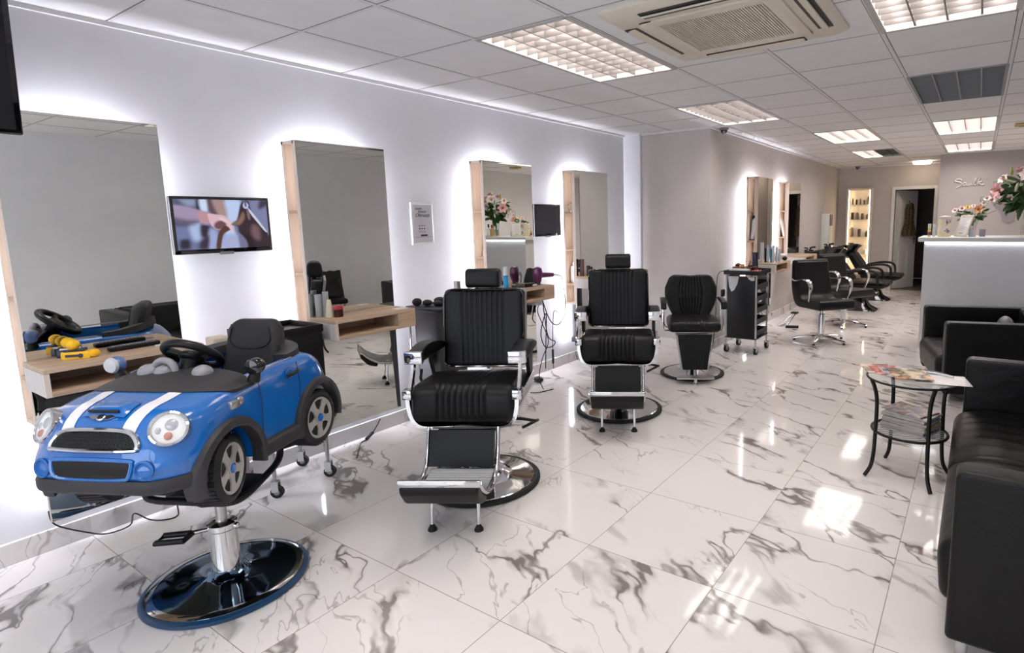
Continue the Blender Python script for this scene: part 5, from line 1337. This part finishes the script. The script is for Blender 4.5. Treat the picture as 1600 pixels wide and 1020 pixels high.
for i, (x, y, h_, m, c_) in enumerate(((4.05, 7.62, .13, AMBER, BPLAS), (4.14, 7.60, .14, AMBER, RED), (4.24, 7.62, .15, GLASS, BPLAS), (4.34, 7.60, .13, AMBER, ORANGE), (4.45, 7.62, .15, AMBER, BPLAS))):
    bottle('perfume_bottle', ('yellow bottle with black cap seen in the third mirror reflection, leftmost', 'yellow bottle with red cap on the far counter end', 'clear bottle with black cap on the far counter end', 'yellow bottle with orange cap on the far counter end', 'last yellow bottle with black cap at the wall end of the counter')[i], 'bottle', (x, y, CY), .03, h_, m, c_, .06, .014, 'perfume bottles at the wall end of the counter')
# vases and flowers
def vase(label, x, y, h_, r0, r1):
    t = thing('glass_vase', label, 'vase', (x, y, CY))
    k = nb(); lathe(k, [(0, 0), (r0, 0), (r0, .01), (r0 * .95, h_ * .3), (r1, h_), (r1 - .004, h_), (r0 * .95 - .004, h_ * .3), (r0 - .006, .014), (0, .014)], 28); obj('vase_wall', k, GLASS, t)
    k = nb(); lathe(k, [(0, .015), (r0 - .008, .015), (r0 * .9 - .004, h_ * .45), (0, h_ * .45)], 24); obj('vase_water', k, mat('vase_water', '#dfe6dc', .05, trans=.9, ior=1.33), t)
vase('clear glass vase with small mixed flowers behind the notice frame', 3.42, 7.53, .18, .035, .055)
vase('clear glass vase with pink lilies at the right end of the counter', 3.90, 7.45, .26, .05, .065)
def leaf(k, p, d, l, w, upv=V((0, 0, 1)), bend=.25):
    d = V(d).normalized(); s = d.cross(upv); s = s.normalized() if s.length > .01 else V((1, 0, 0)); n = s.cross(d)
    sheet(k, lambda u, v: V(p) + d * (l * u) + s * (w * (v - .5) * math.sin(math.pi * min(1, u * .96 + .04)) ** .8) - n * (bend * l * u * u) + n * (.12 * w * abs(v - .5)), 8, 2, th=.0012)
def lily(parent, c, d, size, m, open_=1.0):
    k = nb(); d = V(d).normalized(); x, y = frame_of(d)
    for i in range(6):
        a = 2 * math.pi * i / 6; s = x * math.cos(a) + y * math.sin(a)
        tng = (-x * math.sin(a) + y * math.cos(a))
        sheet(k, lambda u, v: V(c) + d * (size * (.75 * u - .35 * open_ * u ** 3)) + s * (size * open_ * (.12 + .75 * u ** 1.6)) + tng * (size * .85 * (v - .5) * math.sin(math.pi * min(1, .12 + .86 * u)) ** .8) + d * (size * .10 * (abs(v - .5) * 2) ** 2), 8, 4, th=.0014)
    f = obj('lily_flower' if size > .04 else 'small_flower', k, m, parent)
    k = nb()
    for i in range(5):
        a = 2 * math.pi * i / 5; q = V(c) + d * size * .7 + (x * math.cos(a) + y * math.sin(a)) * size * .18
        tube(k, [V(c), q], .0012 + size * .01, 5); ell(k, q, size * .05, u=8, v=6)
    obj('stamens', k, mat('stamen', '#a5682c', .6), f)
b = thing('lily_bouquet', 'large bouquet of pink and white lilies with dark leaves, right end of counter', 'flowers', (3.90, 7.45, CY))
rnd = random.Random(3)
k = nb()
for i in range(9):
    a = rnd.uniform(0, 6.28); tube(k, [(0, 0, .05), (.02 * math.cos(a), .02 * math.sin(a), .25), (.16 * math.cos(a), .12 * math.sin(a), .55)], .004, 6, sm=4)
obj('stems', k, GREEN, b)
k = nb()
for i in range(110):
    a = rnd.uniform(0, 6.28); r = rnd.uniform(.02, .20); z = rnd.uniform(.30, .58)
    leaf(k, (r * math.cos(a), .7 * r * math.sin(a), z), (math.cos(a), .7 * math.sin(a), rnd.uniform(-.5, .5)), rnd.uniform(.10, .18), rnd.uniform(.045, .07), V((rnd.uniform(-1, 1), rnd.uniform(-1.5, -.2), rnd.uniform(.2, 1))).normalized(), .12)
for q, d in (((-.10, -.08, .38), (-.7, -.3, -.6)), ((-.05, -.1, .33), (-.4, -.3, -.9)), ((-.16, -.05, .42), (-.9, -.2, -.35)), ((-.12, -.1, .36), (-.6, -.4, -.75)), ((-.2, 0, .50), (-.9, -.2, -.2))): leaf(k, q, d, .17, .07)
lf = obj('foliage', k, GREEND, b)
for c, d, s, m, o_ in (((-.255, -.10, .475), (-.8, -.6, .05), .075, PINK, 1.15), ((-.02, -.10, .60), (-.2, -.7, .6), .085, PINKL, 1.1), ((.10, -.12, .58), (.3, -.8, .5), .085, PINK, 1.1), ((-.22, -.02, .575), (-.6, -.5, .5), .06, PINKL, .9), ((.02, -.16, .50), (.1, -.9, .2), .075, PINKL, 1.0), ((-.09, -.02, .645), (-.2, -.2, 1), .07, PINK, .45), ((.2, -.1, .62), (.6, -.6, .5), .08, PINKL, 1.0), ((.14, .05, .68), (.2, -.2, 1), .075, PINK, .6), ((-.16, -.1, .40), (-.4, -.9, -.1), .04, PINKL, .9)):
    lily(b, c, d, s * 1.22, m, o_)
for i, (c, d, m) in enumerate((((-.12, -.14, .50), (.15, -.3, .9), mat('lily_bud', '#d8d2b0', .5)), ((-.17, -.04, .67), (-.1, -.1, 1), mat('green_bud', '#9aa052', .5)), ((.12, -.16, .47), (.3, -.4, .7), mat('lily_bud', '#d8d2b0', .5)), ((.06, 0, .70), (0, 0, 1), mat('green_bud', '#9aa052', .5)))):
    k = nb(); dd = V(d).normalized(); lathe(k, [(0, -.05), (.012, -.03), (.016, .0), (.010, .035), (0, .05)], 12, mx=M.Translation(c) @ V((0, 0, 1)).rotation_difference(dd).to_matrix().to_4x4()); obj('lily_bud', k, m, b)
b = thing('mixed_bouquet', 'small bouquet of white, yellow and orange flowers behind the notice frame', 'flowers', (3.42, 7.53, CY))
k = nb()
for i in range(9):
    a = rnd.uniform(0, 6.28); tube(k, [(0, 0, .03), (.02 * math.cos(a), .02 * math.sin(a), .16), (.10 * math.cos(a), .06 * math.sin(a), .28)], .0025, 6, sm=3)
tube(k, [(.02, -.02, .15), (.07, -.04, .30), (.06, -.05, .40), (.12, -.05, .43)], .003, 6, sm=4); tube(k, [(.03, 0, .15), (.14, -.02, .24), (.21, -.02, .27)], .003, 6, sm=4)
obj('stems', k, GREEN, b)
k = nb()
for i in range(42):
    a = rnd.uniform(0, 6.28); r = rnd.uniform(.01, .10); leaf(k, (r * math.cos(a), .7 * r * math.sin(a), rnd.uniform(.17, .28)), (math.cos(a), .6 * math.sin(a), rnd.uniform(-.3, .6)), rnd.uniform(.05, .09), .026, V((rnd.uniform(-1, 1), rnd.uniform(-1.5, -.2), rnd.uniform(.2, 1))).normalized(), .12)
obj('foliage', k, GREEND, b)
YF = mat('yellow_petal', '#e0bd3e', .5)
for c, d, s, m in (((-.16, -.05, .27), (-.4, -.7, .6), .030, PINKL), ((-.10, -.06, .29), (-.2, -.8, .5), .032, PINKL), ((-.05, -.06, .30), (-.1, -.6, .8), .028, YF), ((0, -.05, .31), (.1, -.6, .8), .026, PINKL), ((.045, -.09, .275), (.1, -.9, .4), .045, PEACH), ((.16, -.03, .37), (.2, -.7, .6), .036, PINKL), ((.20, -.03, .40), (.3, -.7, .6), .036, PINKL), ((.12, -.04, .39), (-.1, -.7, .6), .036, PINKL), ((.22, -.02, .35), (.5, -.7, .3), .03, PINKL), ((.09, -.05, .34), (0, -.7, .6), .028, PINKL)): lily(b, c, d, s * 1.35, m, .95)
# wall sign: script lettering and the grey silhouette
t = thing('wall_lettering', 'thin silver script lettering mounted high on the grey feature wall', 'sign', (3.11, FY, 1.90))
k = nb()
def stroke(P, s=1.0, r=.0105): tube(k, [V((x * s, -.014, z * s)) for x, z in P], r, 8, sm=5)
stroke([(.095, .085), (.07, .11), (.02, .105), (.0, .085), (.03, .07), (.075, .06), (.10, .035), (.085, .005), (.04, -.02), (.03, -.03)])
stroke([(.155, .045), (.13, .05), (.115, .025), (.13, .005), (.155, .025), (.165, .045), (.16, .015), (.18, .005)])
stroke([(.19, .045), (.185, .015), (.205, .005), (.225, .03), (.232, .05), (.225, .015), (.245, .01)])
stroke([(.255, .03), (.29, .09), (.285, .115), (.268, .08), (.262, .02), (.285, .01)])
stroke([(.34, .115), (.32, .06), (.31, .005)]); stroke([(.365, .06), (.33, .045), (.345, .02), (.375, .008), (.40, .02)])
stroke([(.425, .12), (.42, .10)])
obj('script_letters', k, mat('sign_silver', '#c9c5c2', .35, metal=.3), t)
t = thing('wall_silhouette', 'flat grey rounded silhouette emblem on the feature wall behind the lilies', 'sign', (3.62, FY, 1.30))
k = nb(); P = smooth([V((x, 0, z)) for x, z in ((.30, .20), (.33, .12), (.31, .04), (.25, .0), (.18, .02), (.15, .09), (.13, .18), (.05, .26), (-.0, .36), (.0, .46), (.06, .52), (.16, .48), (.22, .36), (.26, .28))], 5, True)
poly(k, [(p.x, -.002, p.z) for p in P], .012, (0, -1, 0)); obj('emblem_plate', k, mat('emblem_grey', '#8f8a8c', .45), t)

# ------------------------------------------------------------------ tall trolley with rollers, near the hallway corner
t = thing('roller_trolley', 'tall black trolley on casters heaped with hair rollers by the hallway corner', 'trolley', (1.225, 5.945, 0))
TW_, TD_ = .35, .41
for x in (.012, TW_ - .012):
    for y in (.012, TD_ - .012):
        k = nb(); cyl(k, (x, y, .115), (x, y, .86), .011); obj('upright', k, STEEL, t); caster(t, x, y, .09, R(70 + 40 * x))
k = nb(); box(k, .022, TW_ - .022, .004, .018, .17, .84, .004); box(k, .0, .012, .03, TD_ - .03, .17, .84, .004); obj('side_panel', k, BPLAS, t)
k = nb(); box(k, .0, TW_, 0, TD_, .165, .178, .003); obj('lower_shelf', k, BPLAS, t)
for i in range(5):
    z0 = .20 + i * .125
    k = nb(); box(k, .03, TW_ - .004, .03, TD_ - .03, z0, z0 + .006, .002)
    for q in ((.03, .036, .03, TD_ - .03), (TW_ - .01, TW_ - .004, .03, TD_ - .03), (.03, TW_ - .004, .03, .036), (.03, TW_ - .004, TD_ - .036, TD_ - .03)): box(k, *q, z0, z0 + .055)
    obj('tray', k, DGREY, t)
k = nb(); box(k, -.015, TW_ + .015, -.015, TD_ + .015, .855, .868, .004)
for q in ((-.015, TW_ + .015, -.015, -.008), (-.015, TW_ + .015, TD_ + .008, TD_ + .015), (-.015, -.008, -.008, TD_ + .008), (TW_ + .008, TW_ + .015, -.008, TD_ + .008)): box(k, *q, .865, .90, .003)
obj('top_tray', k, BPLAS, t)
k = nb(); poly(k, [(.03, -.001, .838), (.15, -.001, .838), (.135, -.001, .76), (.10, -.001, .69), (.07, -.001, .67), (.045, -.001, .72)], .004, (0, 1, 0)); poly(k, [(.24, -.001, .838), (.32, -.001, .838), (.32, -.001, .80), (.29, -.001, .795), (.26, -.001, .81)], .004, (0, 1, 0)); obj('white_cutout', k, LGREY, t)
k = nb(); box(k, .03, .24, .01, .10, .868, .915, .01, 3); obj('white_tray', k, LGREY, t)
rr_ = random.Random(5)
RC = [mat('roller_copper', '#7a4a2e', .45, bump=.4, bscale=150), mat('roller_bronze', '#a5713f', .45, bump=.4, bscale=150), mat('roller_black', '#1d1716', .6, bump=.4, bscale=150)]
for i in range(16):
    x, y, z = 1.225 + rr_.uniform(.03, .22), 5.945 + rr_.uniform(.12, .34), .8855 + .0015 + .021 * (i // 6) + rr_.uniform(0, .003)
    a = rr_.uniform(0, 3.14); k = nb(); cyl(k, (x - .028 * math.cos(a), y - .028 * math.sin(a), z), (x + .028 * math.cos(a), y + .028 * math.sin(a), z + rr_.uniform(0, .006)), .017, seg=14)
    o = obj('hair_roller', k, RC[i % 3]); tag(o, 'copper or black hair roller in the heap on the tall trolley', 'hair roller', 'hair rollers heaped on the tall trolley')
for i in range(6):
    x, y = 1.225 + .26 + .027 * (i % 3), 5.945 + .10 + .09 * (i // 3)
    k = nb(); cyl(k, (x, y - .03, .885), (x, y + .03, .886), .012, seg=12); o = obj('red_roller', k, RED); tag(o, 'small red curler in the row at the right of the tall trolley tray', 'hair roller', 'red curlers on the tall trolley')
k = nb(); ell(k, (1.25, 6.28, .925), (.035, .05, .03)); o = obj('round_brush', k, BPLAS); tag(o, 'black round brush head at the back left of the tall trolley', 'brush')
t = thing('trolley_cable', 'thin black cable hanging from the left side of the tall trolley', 'cable', (1.20, 6.02, 0))
k = nb(); tube(k, [(.02, .0, .87), (-.05, -.01, .88), (-.09, -.02, .80), (-.1, -.02, .5), (-.11, -.04, .2), (-.13, -.08, .01), (-.22, -.2, .006), (-.3, -.1, .006), (-.4, -.2, .006)], .004, 6, sm=6); obj('cord', k, BPLAS, t)
k = nb(); box(k, -.05, -.02, -.02, .05, .60, .68, .008); obj('side_holster', k, BPLAS, t)
# bin-like trolley between mirrors two and three
t = thing('black_trolley', 'black rounded trolley with a heaped top, left of the nearest barber chair', 'trolley', (.205, 2.60, 0))
k = nb(); loft(k, [[(p.x * s_ + .14, p.y * s_ + .15, z) for p in rpoly([(-.13, -.14, .03), (.13, -.14, .03), (.13, .14, .03), (-.13, .14, .03)], 4)] for s_, z in ((.86, .12), (1.0, .86))], True); obj('body', k, DGREY, t)
k = nb(); box(k, -.03, .31, -.02, .32, .862, .89, .012, 3); obj('top_tray', k, BPLAS, t)
for x, y in ((.05, .05), (.23, .05), (.05, .25), (.23, .25)): caster(t, x, y, .085, R(30))
k = nb(); tube(k, [(.0, -.006, .12), (.0, -.006, .86)], .008); obj('front_upright', k, CHROME, t)
for i, (x, y, r, q) in enumerate(((.25, 2.63, .03, (1.0, 1.2, .9)), (.31, 2.67, .028, (1.4, 1.1, .75)), (.38, 2.70, .026, (1.5, 1.2, .7)), (.44, 2.74, .03, (1.2, 1.2, .9)), (.31, 2.78, .03, (1.4, 1.4, .8)))):
    k = nb(); ell(k, (x, y, .8905 + r * q[2]), (r * q[0], r * q[1], r * q[2])); o = obj('hair_clip_bundle', k, RUBBER); tag(o, 'dark bundle of combs and clips on the black rounded trolley', 'hair accessory', 'dark bundles on the black trolley')
bottle('metal_can', 'short brushed metal can on the black trolley behind the barber chair', 'can', (.44, 2.83, .8905), .022, .16, STEEL, None, shape='tube')

# ------------------------------------------------------------------ lit product cabinet on the back wall and heater on the hallway wall
t = thing('product_cabinet', 'tall white product cabinet glowing with warm light strips on the back wall', 'cabinet', (1.245, BY, .28)); cw, ch, cd = .46, 1.71, .16
CABW = mat('cabinet_white', '#efe6d8', .4)
k = nb(); box(k, 0, .035, -cd, 0, 0, ch, .002, 1); box(k, cw - .035, cw, -cd, 0, 0, ch, .002, 1); box(k, .035, cw - .035, -cd, 0, ch - .035, ch); box(k, .035, cw - .035, -cd, 0, 0, .035); box(k, .035, cw - .035, -.012, 0, .035, ch - .035); obj('carcass', k, CABW, t)
SHZ = (1.395, 1.10, .76, .42)
for z in SHZ:
    k = nb(); box(k, .036, cw - .036, -cd + .012, -.0125, z - .014, z, .001, 1); obj('shelf', k, CABW, t)
for x in (.0355, cw - .0415):
    k = nb(); box(k, x - (.006 if x > .1 else 0), x + (.006 if x > .1 else .012), -cd + .004, -cd + .011, .04, ch - .04); obj('light_strip', k, LEDW, t)
DKB = [BROWN, BPLAS, mat('taupe_bottle', '#6d5a4c', .4), mat('grey_brown_box', '#4a3c38', .4)]
nm = ('top', 'second', 'third', 'lowest')
for j, z in enumerate(SHZ):
    hs = ((.13, .10, .12, .08, .16), (.14, .14, .12, .10), (.19, .15, .11), (.22, .10))[j]
    for i, h_ in enumerate(hs):
        x = 1.245 + .10 + i * (.28 / max(1, len(hs) - 1)); r = (.014, .024, .030, .05)[j]
        lb = '%s product from the left on the %s shelf of the lit cabinet' % (('first', 'second', 'third', 'fourth', 'fifth')[i], nm[j])
        bottle('shelf_product', lb, 'bottle', (x, BY - .085, .28 + z + .0005), r, h_, (PINKL if j == 3 and i == 1 else DKB[(i + j) % 4]), None, group='products in the lit cabinet', shape='tube' if (i + j) % 2 else 'round')
t = thing('wall_heater', 'white upright water heater unit with grey control top on the hallway wall', 'heater', (HX, 11.2, .80))
k = nb(); box(k, 0, .14, 0, .30, 0, .70, .01, 3); obj('casing', k, mat('heater_white', '#d5d6cc', .35), t)
k = nb(); box(k, .02, .146, .02, .28, .48, .69, .004); obj('control_panel', k, GREYP, t)
k = nb(); box(k, .05, .15, .04, .09, .485, .685); box(k, .05, .15, .17, .21, .485, .685); obj('dark_stripe', k, BPLAS, t)
k = nb(); box(k, .0, .08, .33, .40, 0, .42, .008); box(k, .08, .09, .345, .385, .34, .38); box(k, .08, .09, .345, .385, .22, .26); obj('side_box', k, LGREY, t)
k = nb(); tube(k, [(.02, .1, .70), (.02, .1, .80), (.03, .14, .9), (.03, .12, .97)], .008, sm=4); obj('pipe', k, LGREY, t)

# ------------------------------------------------------------------ cables on the floor
def cable(label, pts, r=.0035, plug=None):
    t = thing('power_cable', label, 'cable', (0, 0, 0))
    k = nb(); tube(k, pts, r, 6, sm=8); obj('cord', k, BPLAS, t)
    if plug:
        k = nb(); p, q = plug; tube(k, [p, q], .011, 8); obj('inline_switch', k, BPLAS, t)
cable('thin black cable with inline switch along the skirting below the left mirror', [(.05, .68, .20), (.03, .70, .12), (.05, .80, .04), (.10, .86, .02), (.12, .94, .03), (.06, .98, .055), (.10, 1.03, .01), (.16, 1.08, .006), (.15, 1.13, .006), (.08, 1.16, .05), (.10, 1.22, .02), (.12, 1.27, .03)], plug=((.12, 1.27, .03), (.10, 1.34, .08)))
cable('thin black cable with switch on the floor below the second mirror', [(.30, 2.05, .006), (.18, 2.15, .006), (.10, 2.22, .006), (.07, 2.30, .008), (.05, 2.38, .06), (.04, 2.42, .1)], plug=((.085, 2.27, .012), (.06, 2.34, .03)))
cable('thin cable hanging by the fourth mirror down to a black adapter', [(.06, 4.50, .55), (.03, 4.46, .58), (.025, 4.44, .45), (.03, 4.42, .15), (.05, 4.40, .012)], plug=((.03, 4.42, .20), (.03, 4.42, .06)))
cable('tangle of pale cable and plug on the floor left of the tall trolley', [(.95, 5.80, .008), (1.02, 5.72, .008), (1.12, 5.70, .02), (1.16, 5.62, .008), (1.05, 5.60, .008), (1.0, 5.52, .008), (1.10, 5.50, .008)], r=.006)

# chair with a jacket against the right wall, seen in the second mirror
t = thing('waiting_chair', 'black chair with a jacket over its back, reflected in the second mirror', 'chair', (4.28, 4.52, 0), R(205))
k = nb(); slab(k, rpoly([(-.20, .40, .06), (.22, .40, .05), (.22, .47, .04), (-.20, .47, .03)], 5), -.21, .21, .03); obj('seat_cushion', k, LEATH, t)
k = nb(); slab(k, rpoly([(-.17, .46, .02), (-.24, .80, .04), (-.29, .79, .04), (-.23, .45, .02)], 6), -.21, .21, .03, wfun=lambda w: 1 - .25 * max(0, (w.y - .66) / .14) ** 2); obj('backrest', k, LEATH, t)
for x in (-.19, .19):
    for y in (-.18, .18):
        k = nb(); cyl(k, (x, y, 0), (x * .9, y * .9, .41), .012); obj('leg', k, CHROME, t)
k = nb()
sheet(k, lambda u, v: V((-.265 - .06 * math.cos((u - .5) * math.pi) * (1 if v > .5 else -.75) - .02 * math.sin(v * 12) , (u - .5) * (.40 + .12 * abs(v - .5)), .825 - .85 * abs(v - .5) + .006 * math.sin(u * 23))), 20, 16, th=.012)
o = thing('black_jacket', 'black jacket draped over the chair seen in the second mirror', 'jacket', (4.28, 4.52, 0), R(205)); obj('jacket_cloth', k, RUBBER, o)
